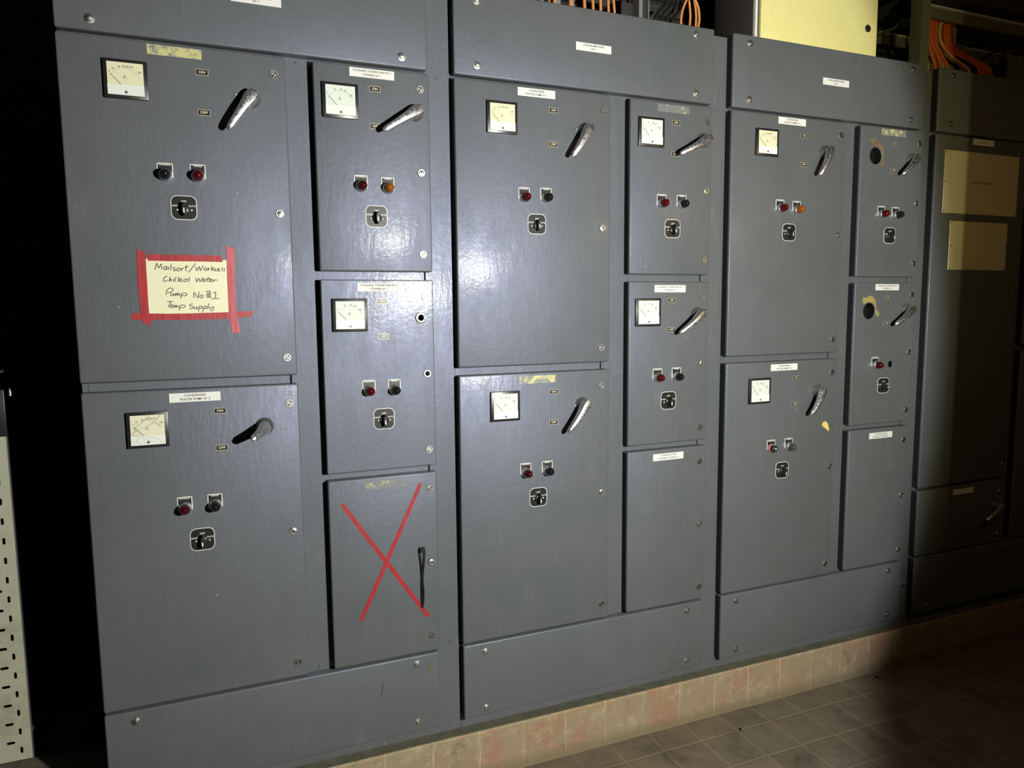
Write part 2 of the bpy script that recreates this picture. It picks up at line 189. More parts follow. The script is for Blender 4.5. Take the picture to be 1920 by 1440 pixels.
HUBM = plain('dull_cast_metal', (0.10, 0.10, 0.095), 0.45, 0.35)
def glass_lens(name, col, rough=0.12):
    m = plain(name, col, 0.07, 0, 0.5, 0.0); return m
LENS = {'red': glass_lens('red_lens', (0.055, 0.0025, 0.004)), 'darkred': glass_lens('dark_red_lens', (0.038, 0.002, 0.004)),
        'amber': glass_lens('amber_lens', (0.20, 0.055, 0.006)), 'black': glass_lens('unlit_dark_lens', (0.006, 0.007, 0.007)),
        'smoke': glass_lens('smoked_lens', (0.05, 0.048, 0.045)), 'bare': glass_lens('bare_lampholder', (0.02, 0.02, 0.018), 0.25)}
PINK = plain('faded_red_ring', (0.42, 0.16, 0.13), 0.5)
FACE = {'cream': plain('yellowed_dial_card', (0.54, 0.525, 0.36), 0.6, spec=0.25), 'cracked': plain('aged_dial_card', (0.54, 0.53, 0.40), 0.6, spec=0.25),
        'pale': plain('pale_dial_card', (0.50, 0.54, 0.50), 0.6, spec=0.25)}
COVER = plain('dial_cover_white', (0.56, 0.58, 0.56), 0.4, spec=0.3)
DIALINK = plain('dial_print', (0.10, 0.10, 0.09), 0.6)
DIALINK2 = plain('dial_print_pale', (0.30, 0.30, 0.26), 0.6)
CRACK = plain('crack_line', (0.22, 0.22, 0.18), 0.6)
def make_faded(name, ca, cb, lo, hi):
    m, nt, b = new_mat(name)
    p = worldpos(nt)
    n1 = noise(nt, p, 38, 6, 0.75)
    nt.links.new(ramp(nt, n1, [(lo, ca), (hi, cb)]), b.inputs['Base Color'])
    b.inputs['Roughness'].default_value = 0.45
    return m
FADED = {'tan': make_faded('peeling_yellow_glue', (0.42, 0.40, 0.17), (0.16, 0.165, 0.17), 0.47, 0.58),
         'grey': make_faded('glue_remains_grey', (0.36, 0.34, 0.18), (0.13, 0.135, 0.14), 0.36, 0.46),
         'yellow': make_faded('glue_remains_yellow', (0.42, 0.41, 0.16), (0.15, 0.155, 0.15), 0.42, 0.54)}
def make_tape(name, col, rough):
    m, nt, b = new_mat(name)
    p = worldpos(nt, (30, 30, 4))
    n1 = noise(nt, p, 3, 4, 0.6)
    nt.links.new(ramp(nt, n1, [(0.3, tuple(c * 0.8 for c in col)), (0.7, tuple(min(1, c * 1.25) for c in col))]), b.inputs['Base Color'])
    b.inputs['Roughness'].default_value = rough; b.inputs['Coat Weight'].default_value = 0.3
    b.inputs['Coat Roughness'].default_value = 0.2
    bump(nt, b, n1, 0.4, 0.0015)
    return m
TAPE = make_tape('red_tape', (0.27, 0.014, 0.020), 0.4)
TAPE_GLARE = make_tape('red_tape_painted_glare', (0.38, 0.075, 0.095), 0.3)  # same red tape, with the torch glare put into its colour
PAPER = make_faded('cream_paper', (0.55, 0.535, 0.37), (0.60, 0.585, 0.41), 0.3, 0.7)
SATIN, nt, b = new_mat('satin_metal_plate')
b.inputs['Metallic'].default_value = 0.35; b.inputs['Base Color'].default_value = (0.66, 0.60, 0.42, 1)
nt.links.new(ramp(nt, noise(nt, worldpos(nt), 30, 4), [(0.3, g3(0.34)), (0.7, g3(0.42))]), b.inputs['Roughness'])
CREAM = make_faded('cream_enamel', (0.56, 0.52, 0.20), (0.61, 0.565, 0.24), 0.3, 0.7)
DKBOX = plain('dark_brown_grey_paint', (0.035, 0.030, 0.024), 0.6)
COPPER = plain('orange_cable_sheath', (0.50, 0.20, 0.06), 0.5)
ORANGE = plain('bright_orange_sheath', (0.42, 0.075, 0.012), 0.55, spec=0.3)
DKORANGE = plain('dark_orange_sheath', (0.40, 0.08, 0.02), 0.5)
CABLEBLK = plain('black_cable_sheath', (0.012, 0.012, 0.013), 0.35)
STRUT = plain('grey_strut_steel', (0.16, 0.165, 0.17), 0.5, 0.2)
OLIVE = plain('olive_grey_steel', (0.09, 0.09, 0.065), 0.5)
TRAYDK = plain('dark_tray_steel', (0.032, 0.031, 0.027), 0.6)
LIP = plain('painted_lip_highlight', (0.42, 0.40, 0.34), 0.5)  # highlight along the lip put into its colour, as the spill misses it
GALV, nt, b = new_mat('mottled_galvanised_steel')
p = worldpos(nt)
nt.links.new(ramp(nt, noise(nt, p, 9, 6, 0.7), [(0.3, (0.29, 0.29, 0.21)), (0.5, (0.40, 0.395, 0.30)), (0.7, (0.33, 0.345, 0.29))]), b.inputs['Base Color'])
b.inputs['Metallic'].default_value = 0.15; b.inputs['Roughness'].default_value = 0.55
RUST = make_faded('rust_and_old_glue', (0.10, 0.075, 0.038), (0.17, 0.13, 0.06), 0.35, 0.65)
GLUE = make_faded('old_yellow_glue', (0.30, 0.26, 0.08), (0.20, 0.17, 0.06), 0.35, 0.65)
CHIP = make_faded('yellow_undercoat', (0.50, 0.38, 0.08), (0.62, 0.50, 0.16), 0.3, 0.7)
BROWN = plain('brown_spot', (0.085, 0.070, 0.045), 0.6)
SIDE_SHADE = plain('painted_side_shade', (0.010, 0.011, 0.013), 0.7, spec=0.2)  # near-black colour standing in for shade on the left side faces

def make_floor():
    m, nt, b = new_mat('worn_quarry_tiles')
    p = worldpos(nt)
    mp = N(nt, 'ShaderNodeMapping'); mp.inputs['Location'].default_value = (-1.343 + 3.0, 0.115 + 4.5, 0)
    nt.links.new(p, mp.inputs['Vector'])
    # slightly wandering joints
    nz = N(nt, 'ShaderNodeTexNoise'); nz.inputs['Scale'].default_value = 9; nt.links.new(p, nz.inputs['Vector'])
    vm = N(nt, 'ShaderNodeVectorMath', operation='SCALE'); nt.links.new(nz.outputs['Color'], vm.inputs[0]); vm.inputs[3].default_value = 0.010
    va = N(nt, 'ShaderNodeVectorMath', operation='ADD'); nt.links.new(mp.outputs[0], va.inputs[0]); nt.links.new(vm.outputs[0], va.inputs[1])
    br = N(nt, 'ShaderNodeTexBrick', offset=0.0, squash=1.0)
    br.inputs['Scale'].default_value = 1; br.inputs['Brick Width'].default_value = 0.15; br.inputs['Row Height'].default_value = 0.155
    br.inputs['Mortar Size'].default_value = 0.0060; br.inputs['Mortar Smooth'].default_value = 0.8; br.inputs['Bias'].default_value = -0.1
    br.inputs['Color1'].default_value = (0.110, 0.090, 0.060, 1); br.inputs['Color2'].default_value = (0.135, 0.098, 0.068, 1)
    br.inputs['Mortar'].default_value = (0.19, 0.16, 0.105, 1)
    nt.links.new(va.outputs[0], br.inputs['Vector'])
    st = ramp(nt, noise(nt, p, 7, 6, 0.7), [(0.32, g3(0.45)), (0.5, g3(0.85)), (0.75, g3(1.35))])
    col = mixc(nt, 1.0, br.outputs['Color'], st, 'MULTIPLY')
    film = ramp(nt, noise(nt, p, 3.5, 5, 0.65), [(0.35, g3(0.1)), (0.7, g3(0.75))])
    col = mixc(nt, film, col, (0.120, 0.100, 0.066))
    sp = ramp(nt, noise(nt, p, 26, 5, 0.7), [(0.66, g3(0)), (0.74, g3(0.35))])
    col = mixc(nt, sp, col, (0.26, 0.23, 0.16))
    nt.links.new(col, b.inputs['Base Color'])
    nt.links.new(ramp(nt, noise(nt, p, 8, 4), [(0.3, g3(0.5)), (0.7, g3(0.75))]), b.inputs['Roughness'])
    b.inputs['Specular IOR Level'].default_value = 0.3
    h = N(nt, 'ShaderNodeMath', operation='SUBTRACT'); nt.links.new(noise(nt, p, 12, 5, 0.6), h.inputs[0]); nt.links.new(br.outputs['Fac'], h.inputs[1])
    bump(nt, b, h.outputs[0], 0.5, 0.003)
    return m
def make_plinth():
    m, nt, b = new_mat('stained_plinth_tiles')
    p = worldpos(nt)
    sx = N(nt, 'ShaderNodeSeparateXYZ'); nt.links.new(p, sx.inputs[0])
    cb = N(nt, 'ShaderNodeCombineXYZ')
    nz = noise(nt, p, 14, 4); off = N(nt, 'ShaderNodeMath', operation='MULTIPLY_ADD'); nt.links.new(nz, off.inputs[0]); off.inputs[1].default_value = 0.012
    nt.links.new(sx.outputs[0], off.inputs[2])
    ad = N(nt, 'ShaderNodeMath', operation='ADD'); nt.links.new(off.outputs[0], ad.inputs[0]); ad.inputs[1].default_value = 3.0 - 1.283 + 0.3
    nt.links.new(ad.outputs[0], cb.inputs[0]); nt.links.new(sx.outputs[2], cb.inputs[1])
    br = N(nt, 'ShaderNodeTexBrick', offset=0.0)
    br.inputs['Scale'].default_value = 1; br.inputs['Brick Width'].default_value = 0.152; br.inputs['Row Height'].default_value = 1.0
    br.inputs['Mortar Size'].default_value = 0.0035; br.inputs['Mortar Smooth'].default_value = 0.5
    br.inputs['Color1'].default_value = (0.25, 0.11, 0.07, 1); br.inputs['Color2'].default_value = (0.21, 0.165, 0.10, 1)
    br.inputs['Mortar'].default_value = (0.36, 0.30, 0.20, 1)
    nt.links.new(cb.outputs[0], br.inputs['Vector'])
    dirt = ramp(nt, noise(nt, p, 10, 7, 0.72), [(0.40, g3(0.20)), (0.58, g3(0.9))])
    col = mixc(nt, dirt, br.outputs['Color'], (0.215, 0.175, 0.105))
    lt = ramp(nt, noise(nt, p, 23, 7, 0.75), [(0.52, g3(0)), (0.66, g3(0.7))])
    col = mixc(nt, lt, col, (0.30, 0.255, 0.17))
    dk = ramp(nt, noise(nt, p, 13, 7, 0.75), [(0.57, g3(0)), (0.68, g3(0.75))])
    col = mixc(nt, dk, col, (0.115, 0.090, 0.048))
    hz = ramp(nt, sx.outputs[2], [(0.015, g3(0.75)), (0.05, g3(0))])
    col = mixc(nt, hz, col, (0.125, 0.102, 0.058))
    nt.links.new(col, b.inputs['Base Color']); b.inputs['Roughness'].default_value = 0.7
    bump(nt, b, noise(nt, p, 40, 5), 0.4, 0.003)
    return m
def make_dirt():
    m, nt, b = new_mat('grimy_ledge')
    p = worldpos(nt)
    nt.links.new(ramp(nt, noise(nt, p, 18, 6, 0.7), [(0.35, (0.050, 0.054, 0.036)), (0.65, (0.095, 0.088, 0.056))]), b.inputs['Base Color'])
    b.inputs['Roughness'].default_value = 0.8
    bump(nt, b, noise(nt, p, 60, 4), 0.5, 0.003)
    return m
def make_brick():
    m, nt, b = new_mat('black_ribbed_wall')
    p = worldpos(nt)
    sx = N(nt, 'ShaderNodeSeparateXYZ'); nt.links.new(p, sx.inputs[0])
    cb = N(nt, 'ShaderNodeCombineXYZ'); nt.links.new(sx.outputs[0], cb.inputs[0]); nt.links.new(sx.outputs[2], cb.inputs[1])
    br = N(nt, 'ShaderNodeTexBrick'); br.inputs['Scale'].default_value = 1
    br.inputs['Brick Width'].default_value = 0.07; br.inputs['Row Height'].default_value = 0.026; br.inputs['Mortar Size'].default_value = 0.003
    br.inputs['Color1'].default_value = (0.040, 0.038, 0.033, 1); br.inputs['Color2'].default_value = (0.060, 0.056, 0.046, 1); br.inputs['Mortar'].default_value = (0.006, 0.006, 0.006, 1)
    nt.links.new(cb.outputs[0], br.inputs['Vector']); nt.links.new(br.outputs['Color'], b.inputs['Base Color'])
    b.inputs['Roughness'].default_value = 0.8
    bump(nt, b, br.outputs['Fac'], -0.6, 0.004)
    return m
FLOORM = make_floor(); PLINTHM = make_plinth(); DIRTM = make_dirt(); BRICKM = make_brick()
PLASTER = plain('dark_plaster', (0.03, 0.028, 0.024), 0.85)

# ------------------------------------------------------------------ mesh helpers
def finish(bm, name, mats, smooth=True, ang=35):
    me = bpy.data.meshes.new(name); bm.to_mesh(me); bm.free()
    for m in mats: me.materials.append(m)
    if smooth:
        for f in me.polygons: f.use_smooth = True
        me.set_sharp_from_angle(angle=math.radians(ang))
    return me
def add_box(bm, x0, x1, y0, y1, z0, z1, mi=0, bev=0.0, seg=2):
    vs_ = [bm.verts.new((x, y, z)) for x in (x0, x1) for y in (y0, y1) for z in (z0, z1)]
    idx = [(0, 1, 3, 2), (4, 6, 7, 5), (0, 4, 5, 1), (2, 3, 7, 6), (0, 2, 6, 4), (1, 5, 7, 3)]
    fs = [bm.faces.new([vs_[i] for i in q]) for q in idx]
    for f in fs: f.material_index = mi
    bmesh.ops.recalc_face_normals(bm, faces=fs)
    if bev:
        es = list({e for f in fs for e in f.edges})
        r = bmesh.ops.bevel(bm, geom=es, offset=bev, segments=seg, affect='EDGES', profile=0.5)
        for f in r['faces']: f.material_index = mi
def add_lathe(bm, prof, cx=0, cz=0, seg=32, mi=0, cap=True):
    # prof: list of (radius, y); axis along y
    rings = []
    for r, y in prof:
        if r < 1e-6: rings.append([bm.verts.new((cx, y, cz))])
        else: rings.append([bm.verts.new((cx + r * math.cos(2 * math.pi * i / seg), y, cz + r * math.sin(2 * math.pi * i / seg))) for i in range(seg)])
    fs = []
    for a, b_ in zip(rings, rings[1:]):
        for i in range(seg):
            j = (i + 1) % seg
            if len(a) == 1: q = [a[0], b_[i], b_[j]]
            elif len(b_) == 1: q = [a[i], b_[0], a[j]]
            else: q = [a[i], b_[i], b_[j], a[j]]
            fs.append(bm.faces.new(q))
    if cap:
        for r in (rings[0], rings[-1]):
            if len(r) > 1: fs.append(bm.faces.new(r))
    for f in fs: f.material_index = mi
    bmesh.ops.recalc_face_normals(bm, faces=fs)
def add_prism(bm, pts, y0, y1, mi=0):
    # polygon in x,z between y0 and y1
    a = [bm.verts.new((x, y0, z)) for x, z in pts]; b_ = [bm.verts.new((x, y1, z)) for x, z in pts]
    fs = [bm.faces.new(a), bm.faces.new(b_)]
    n = len(pts)
    for i in range(n): fs.append(bm.faces.new([a[i], a[(i + 1) % n], b_[(i + 1) % n], b_[i]]))
    for f in fs: f.material_index = mi
    bmesh.ops.recalc_face_normals(bm, faces=fs)
def rrect(w, h, r, n=6, cx=0, cz=0):
    out = []
    for sx, sz, a0 in ((1, 1, 0), (-1, 1, 90), (-1, -1, 180), (1, -1, 270)):
        for i in range(n + 1):
            a = math.radians(a0 + 90 * i / n)
            out.append((cx + sx * (w / 2 - r) + r * math.cos(a), cz + sz * (h / 2 - r) + r * math.sin(a)))
    return out
def add_line(bm, pts, w, y0, y1, mi=0):
    # ribbon of width w following pts in the x,z plane with small overlapping joints
    pts = [Vector(p) for p in pts]
    n = len(pts)
    L, R = [], []
    for i, p in enumerate(pts):
        if i == 0: d = pts[1] - p
        elif i == n - 1: d = p - pts[-2]
        else: d = (pts[i + 1] - p).normalized() + (p - pts[i - 1]).normalized()
        if d.length < 1e-9: d = Vector((1, 0))
        d.normalize(); nn = Vector((-d.y, d.x)) * w / 2
        L.append(p + nn); R.append(p - nn)
    if True:
        rows = [[bm.verts.new((q.x, y, q.y)) for q, y in ((l, y0), (r, y0), (r, y1), (l, y1))] for l, r in zip(L, R)]
        fs = []
        for a, b_ in zip(rows, rows[1:]):
            for k in range(4): fs.append(bm.faces.new([a[k], a[(k + 1) % 4], b_[(k + 1) % 4], b_[k]]))
        fs.append(bm.faces.new(rows[0])); fs.append(bm.faces.new(rows[-1]))
        for f in fs: f.material_index = mi
        bmesh.ops.recalc_face_normals(bm, faces=fs)
def catmull(pts, k=5):
    if len(pts) < 3: return pts
    P_ = [pts[0]] + list(pts) + [pts[-1]]; out = []
    for i in range(1, len(P_) - 2):
        p0, p1, p2, p3 = [Vector(q) for q in P_[i - 1:i + 3]]
        for j in range(k):
            t = j / k
            out.append(tuple(0.5 * ((2 * p1) + (p2 - p0) * t + (2 * p0 - 5 * p1 + 4 * p2 - p3) * t * t + (3 * p1 - p0 - 3 * p2 + p3) * t ** 3)))
    out.append(tuple(pts[-1])); return out
def add_tube(bm, pts, r, seg=10, mi=0, r1=None):
    pts = [Vector(p) for p in pts]; rings = []
    prev = None
    for i, p in enumerate(pts):
        t = (pts[min(i + 1, len(pts) - 1)] - pts[max(i - 1, 0)]).normalized()
        a = Vector((0, 0, 1)) if abs(t.z) < 0.9 else Vector((1, 0, 0))
        if prev is not None: a = prev
        u = (a - t * a.dot(t)).normalized(); v = t.cross(u); prev = u
        rr = r if r1 is None else r + (r1 - r) * i / (len(pts) - 1)
        rings.append([bm.verts.new(p + (u * math.cos(2 * math.pi * k / seg) + v * math.sin(2 * math.pi * k / seg)) * rr) for k in range(seg)])
    fs = []
    for a, b_ in zip(rings, rings[1:]):
        for k in range(seg): fs.append(bm.faces.new([a[k], a[(k + 1) % seg], b_[(k + 1) % seg], b_[k]]))
    fs += [bm.faces.new(rings[0]), bm.faces.new(rings[-1])]
    for f in fs: f.material_index = mi
    bmesh.ops.recalc_face_normals(bm, faces=fs)
_fonts = {}
def add_text(bm, s, size, cx, cz, y, mi=0, xs=1.0, bold=0.0, th=0.00025):
    key = (s, bold)
    if key not in _fonts:
        cu = bpy.data.curves.new('lettering', 'FONT'); cu.body = s; cu.size = 1.0
        cu.align_x = 'CENTER'; cu.align_y = 'CENTER'; cu.resolution_u = 3; cu.offset = bold
        o = bpy.data.objects.new('lettering', cu); me = bpy.data.meshes.new_from_object(o)
        _fonts[key] = ([v.co.copy() for v in me.vertices], [tuple(p_.vertices) for p_ in me.polygons])
        bpy.data.objects.remove(o); bpy.data.curves.remove(cu); bpy.data.meshes.remove(me)
    vs_, fs_ = _fonts[key]
    vv = [bm.verts.new((cx + v.x * size * xs, y, cz + v.y * size)) for v in vs_]
    new = []
    for f in fs_:
        try: fc = bm.faces.new([vv[i] for i in f]); fc.material_index = mi; new.append(fc)
        except ValueError: pass
    for f in new:
        f.normal_update()
        if f.normal.y > 0: f.normal_flip()
    loose = [v for v in vv if not v.link_faces]
    if loose: bmesh.ops.delete(bm, geom=loose, context='VERTS')
def wloc(o):
    v = Vector(o.location)
    while o.parent: o = o.parent; v += Vector(o.location)
    return v
def obj(name, me, loc, parent=None, label=None, kind=None):
    o = bpy.data.objects.new(name, me); C.objects.link(o)
    if parent is not None:
        o.parent = parent; o.location = Vector(loc) - wloc(parent)
    else: o.location = loc
    if label: o['label'] = label
    if kind: o['kind'] = kind
    return o
def thing(name, loc, label, cat, group=None, me=None):
    o = bpy.data.objects.new(name, me); C.objects.link(o); o.location = loc
    o['label'] = label; o['category'] = cat
    if group: o['group'] = group
    return o
def box_mesh(name, w, d, h, mat, bev=0.0, seg=2):
    bm = bmesh.new(); add_box(bm, -w / 2, w / 2, -d / 2, d / 2, -h / 2, h / 2, 0, bev, seg)
    return finish(bm, name, [mat])
def struct(name, x0, x1, y0, y1, z0, z1, mats, top=None):
    bm = bmesh.new(); c = Vector(((x0 + x1) / 2, (y0 + y1) / 2, z0))
    add_box(bm, x0 - c.x, x1 - c.x, y0 - c.y, y1 - c.y, 0, z1 - z0)
    if top is not None:
        bm.normal_update()
        for f in bm.faces:
            if f.normal.z > 0.9: f.material_index = top
    o = obj(name, finish(bm, name, mats, smooth=False), c, kind='structure'); return o

# ------------------------------------------------------------------ the room
struct('floor', -3.2, 5.2, -3.4, 2.2, -0.1, 0.0, [FLOORM])
pl = struct('trim_1', -3.1, 5.0, -0.015, 1.55, 0.0, 0.160, [PLINTHM, DIRTM], 1)
bm = bmesh.new(); bm.from_mesh(pl.data)
bmesh.ops.bevel(bm, geom=[e for e in bm.edges if all(v.co.z > 0.1 and v.co.y < 0 for v in e.verts)], offset=0.006, segments=3, affect='EDGES', profile=0.5, material=0)
bm.to_mesh(pl.data); bm.free()
struct('wall_back', -3.2, 5.2, 1.55, 1.65, 0, 3.6, [BRICKM])
struct('unseen_shade_wall', 1.764, 5.1, -1.52, -1.40, 0.0, 3.4, [PLASTER])  # slab added out of view to cut the torch spill on the fourth cabinet
struct('ceiling', -3.2, 5.2, -3.4, 1.65, 3.6, 3.7, [PLASTER])

# ------------------------------------------------------------------ small hardware, built once and copied
def mesh_meter(kind):
    bm = bmesh.new()
    # black case standing 9 mm off the door
    add_box(bm, -0.0485, 0.0485, -0.009, 0.0, -0.0465, 0.0465, 0, 0.002)
    f = 1
    add_box(bm, -0.0395, 0.0395, -0.0098, -0.0085, -0.0375, 0.0385, 1)
    add_box(bm, -0.0400, 0.0400, -0.0112, -0.0085, -0.0385, -0.0140, 2)
    y = -0.0100
    vals = {'cream': [('0', -34, 15), ('20', -26, 22.5), ('40', -13, 27.5), ('60', -3, 29), ('80', 5, 29), ('100', 13, 28.5), ('600', 31.5, 18)],
            'cracked': [('0', -33, 16), ('20', -25, 22), ('40', -12, 27), ('60', -1, 29), ('80', 7, 29), ('100', 15, 28.5), ('600', 32, 18)],
            'pale': [('0', -35, 16.5), ('20', -15, 27), ('40', 2, 28), ('60', 13, 25.5), ('300', 28, 14)]}[kind]
    for s, x, z in vals: add_text(bm, s, 0.0068, x / 1000, z / 1000, y, 3, 0.9, 0.012)
    add_text(bm, 'A', 0.013, -0.002, 0.004, y, 3, 0.9, 0.0)
    arc = [(0.036 * math.cos(math.radians(a)) - 0.001, -0.013 + 0.038 * math.sin(math.radians(a))) for a in range(150, 24, -6)]
    for a, b_ in list(zip(arc, arc[1:])): add_line(bm, [a, b_], 0.0005, y, y + 0.0002, 4)
    add_line(bm, arc[-8:], 0.0011, y - 0.0001, y + 0.0002, 4)
    for a in (150, 132, 108, 92, 84, 76, 30):
        c, s = math.cos(math.radians(a)), math.sin(math.radians(a))
        add_line(bm, [(0.036 * c - 0.001, -0.013 + 0.038 * s), (0.0385 * c - 0.001, -0.013 + 0.0408 * s)], 0.0006, y, y + 0.0002, 4)
    add_line(bm, [(-0.0325, 0.0095), (-0.0095, -0.0145)], 0.0013, y - 0.0006, y - 0.0001, 3)
    add_line(bm, [(-0.036, -0.0125), (-0.012, -0.0130)], 0.0004, y, y + 0.0002, 4)
    add_line(bm, [(0.010, -0.0130), (0.036, -0.0125)], 0.0004, y, y + 0.0002, 4)
    add_lathe(bm, [(0.0034, -0.0110), (0.0034, -0.0118), (0.0028, -0.0124), (0.0, -0.0124)], 0.0, -0.0315, 16, 5, cap=False)
    if kind == 'cracked':
        yy = y - 0.0014
        for ln in ([(-36, -9), (-30, -3), (-27, 8), (-12, 20), (-4, 28), (2, 31), (6, 38)], [(-36, -8), (-22, 2), (0, 10), (13, 18), (22, 24), (31, 38)],
                   [(-36, -9), (-25, -16), (-22, -20), (-27, -25), (-24, -29), (-18, -37)], [(-38, -30), (-35, -28), (-24, -28)], [(12, 18), (22, 15), (32, 9)],
                   [(-25, -13), (-16, -17), (0, -26), (12, -32)], [(-10, -14), (8, -19), (22, -24), (34, -36)]):
            add_line(bm, [(a / 1000, b_ / 1000) for a, b_ in ln], 0.0006, yy, yy + 0.0001, 6)
    return finish(bm, 'ammeter', [BLACK, FACE[kind], COVER, DIALINK, DIALINK2, HUBM, CRACK])
METER = {k: mesh_meter(k) for k in ('cream', 'cracked', 'pale')}
def mesh_legend(txt, w=0.030, h=0.015, mats=(GOLD, BLACKG, BRASS)):
    bm = bmesh.new()
    add_box(bm, -w / 2, w / 2, -0.0010, 0, -h / 2, h / 2, 0)
    add_box(bm, -w / 2 + 0.0012, w / 2 - 0.0012, -0.0013, 0, -h / 2 + 0.0012, h / 2 - 0.0012, 1)
    add_text(bm, txt, 0.0088, 0, 0, -0.0015, 2, 1.15, 0.02)
    return finish(bm, 'legend_plate', list(mats), smooth=False)
LEG_ON, LEG_OFF = mesh_legend('ON'), mesh_legend('OFF')
def mesh_label(lines, w=0.124, h=0.024):
    bm = bmesh.new()
    add_box(bm, -w / 2, w / 2, -0.0018, 0, -h / 2, h / 2, 0, 0.0003, 1)
    ls = lines.split('|')
    for i, s in enumerate(ls):
        if s: add_text(bm, s, 0.0084, 0, (0.0050 if i == 0 else -0.0052) if len(ls) > 1 else 0, -0.0020, 1, 0.98 if len(s) > 15 else 1.05, 0.014)
    return finish(bm, 'nameplate', [LABEL, LTEXT], smooth=False)
def mesh_faded(kind):
    bm = bmesh.new(); add_box(bm, -0.062, 0.062, -0.0006, 0, -0.012, 0.012, 0)
    return finish(bm, 'glue_patch', [FADED[kind]], smooth=False)
def mesh_lamp(kind, txt):
    bm = bmesh.new()
    # engraved plate with a white border round three sides
    add_prism(bm, rrect(0.0365, 0.036, 0.0025, 3, 0, 0.012), -0.0010, 0, 0)
    add_prism(bm, rrect(0.0325, 0.034, 0.0015, 3, 0, 0.0110), -0.0013, 0, 1)
    add_text(bm, txt, 0.0058, 0, 0.0255, -0.0015, 0, 1.0, 0.01)
    # chrome bezel
    if kind == 'bare':
        add_lathe(bm, [(0.0155, -0.001), (0.0155, -0.006), (0.0130, -0.008), (0.0130, -0.0075)], seg=36, mi=4, cap=False)
        add_lathe(bm, [(0.0128, -0.004), (0.0128, -0.022), (0.0108, -0.024), (0.0075, -0.0235), (0.0070, -0.018), (0.0, -0.018)], seg=32, mi=3, cap=False)
        add_lathe(bm, [(0.0052, -0.018), (0.0052, -0.026), (0.003, -0.029), (0, -0.0295)], seg=20, mi=2, cap=False)
    else:
        add_lathe(bm, [(0.0162, -0.001), (0.0162, -0.004), (0.0156, -0.0055), (0.0151, -0.0125), (0.0147, -0.0142), (0.0139, -0.0147), (0.0136, -0.0130)], seg=40, mi=2, cap=False)
        add_lathe(bm, [(0.0138, -0.012), (0.0138, -0.018), (0.0134, -0.023), (0.0122, -0.028), (0.0101, -0.0325), (0.0068, -0.0360), (0.0035, -0.0378), (0, -0.0383)], seg=40, mi=3, cap=False)
    return finish(bm, 'indicator_lamp', [WHITE, BLACKG, CHROME, LENS[kind], PINK], ang=50)
LAMPS = {(k, t): mesh_lamp(k, t) for k in LENS for t in ('RUNNING', 'TRIPPED')}
def mesh_switch(turned=False):
    bm = bmesh.new()
    add_prism(bm, rrect(0.061, 0.061, 0.016, 8), -0.0010, 0, 0)
    add_prism(bm, rrect(0.0578, 0.0578, 0.0145, 8), -0.0014, 0, 1)
    add_text(bm, 'OFF', 0.0070, 0, 0.0155, -0.0016, 0, 1.05, 0.01)
    add_text(bm, 'HAND', 0.0062, -0.0195, 0.0045, -0.0016, 0, 1.0, 0.01)
    add_text(bm, 'AUTO', 0.0062, 0.0195, 0.0045, -0.0016, 0, 1.0, 0.01)
    for s in (-1, 1):
        add_lathe(bm, [(0.0034, -0.0014), (0.0034, -0.0028), (0.0026, -0.0034), (0, -0.0034)], s * 0.0165, -0.0050, 16, 2, cap=False)
        add_line(bm, [(s * 0.0165 - 0.0024, -0.0066), (s * 0.0165 + 0.0024, -0.0034)], 0.0009, -0.0036, -0.0033, 1)
    # knob: boss and a pointed grip
    add_lathe(bm, [(0.0125, -0.0014), (0.0125, -0.006), (0.0105, -0.0075), (0, -0.0075)], 0, -0.004, 28, 1, cap=False)
    outl = [(0.0055 * math.sin(t) , 0.0175 * math.cos(t)) for t in [2 * math.pi * i / 24 for i in range(24)]]
    def tr(x, z): return (z, x) if turned else (x, z)
    rings = []
    for sc, y in ((1.0, -0.005), (0.97, -0.018), (0.78, -0.0225)):
        rings.append([bm.verts.new((tr(x * sc, z * sc)[0], y, tr(x * sc, z * sc)[1] - 0.004)) for x, z in outl])
    fs = []
    for a, b_ in zip(rings, rings[1:]):
        for i in range(24): fs.append(bm.faces.new([a[i], a[(i + 1) % 24], b_[(i + 1) % 24], b_[i]]))
    fs.append(bm.faces.new(rings[-1]))
    for f in fs: f.material_index = 1
    bmesh.ops.recalc_face_normals(bm, faces=fs)
    pts = [(0.0016 * math.sin(t), 0.0068 * math.cos(t) - 0.0045) for t in [2 * math.pi * i / 12 for i in range(12)]]
    pts = [(tr(x, z)[0] + (0.008 if turned else 0), tr(x, z)[1] - 0.004) for x, z in pts]
    add_prism(bm, pts, -0.0230, -0.0222, 3)
    return finish(bm, 'selector_switch', [WHITE, BLACKG, STEEL, WHITE], ang=40)
SWITCH, SWITCH_T = mesh_switch(), mesh_switch(True)
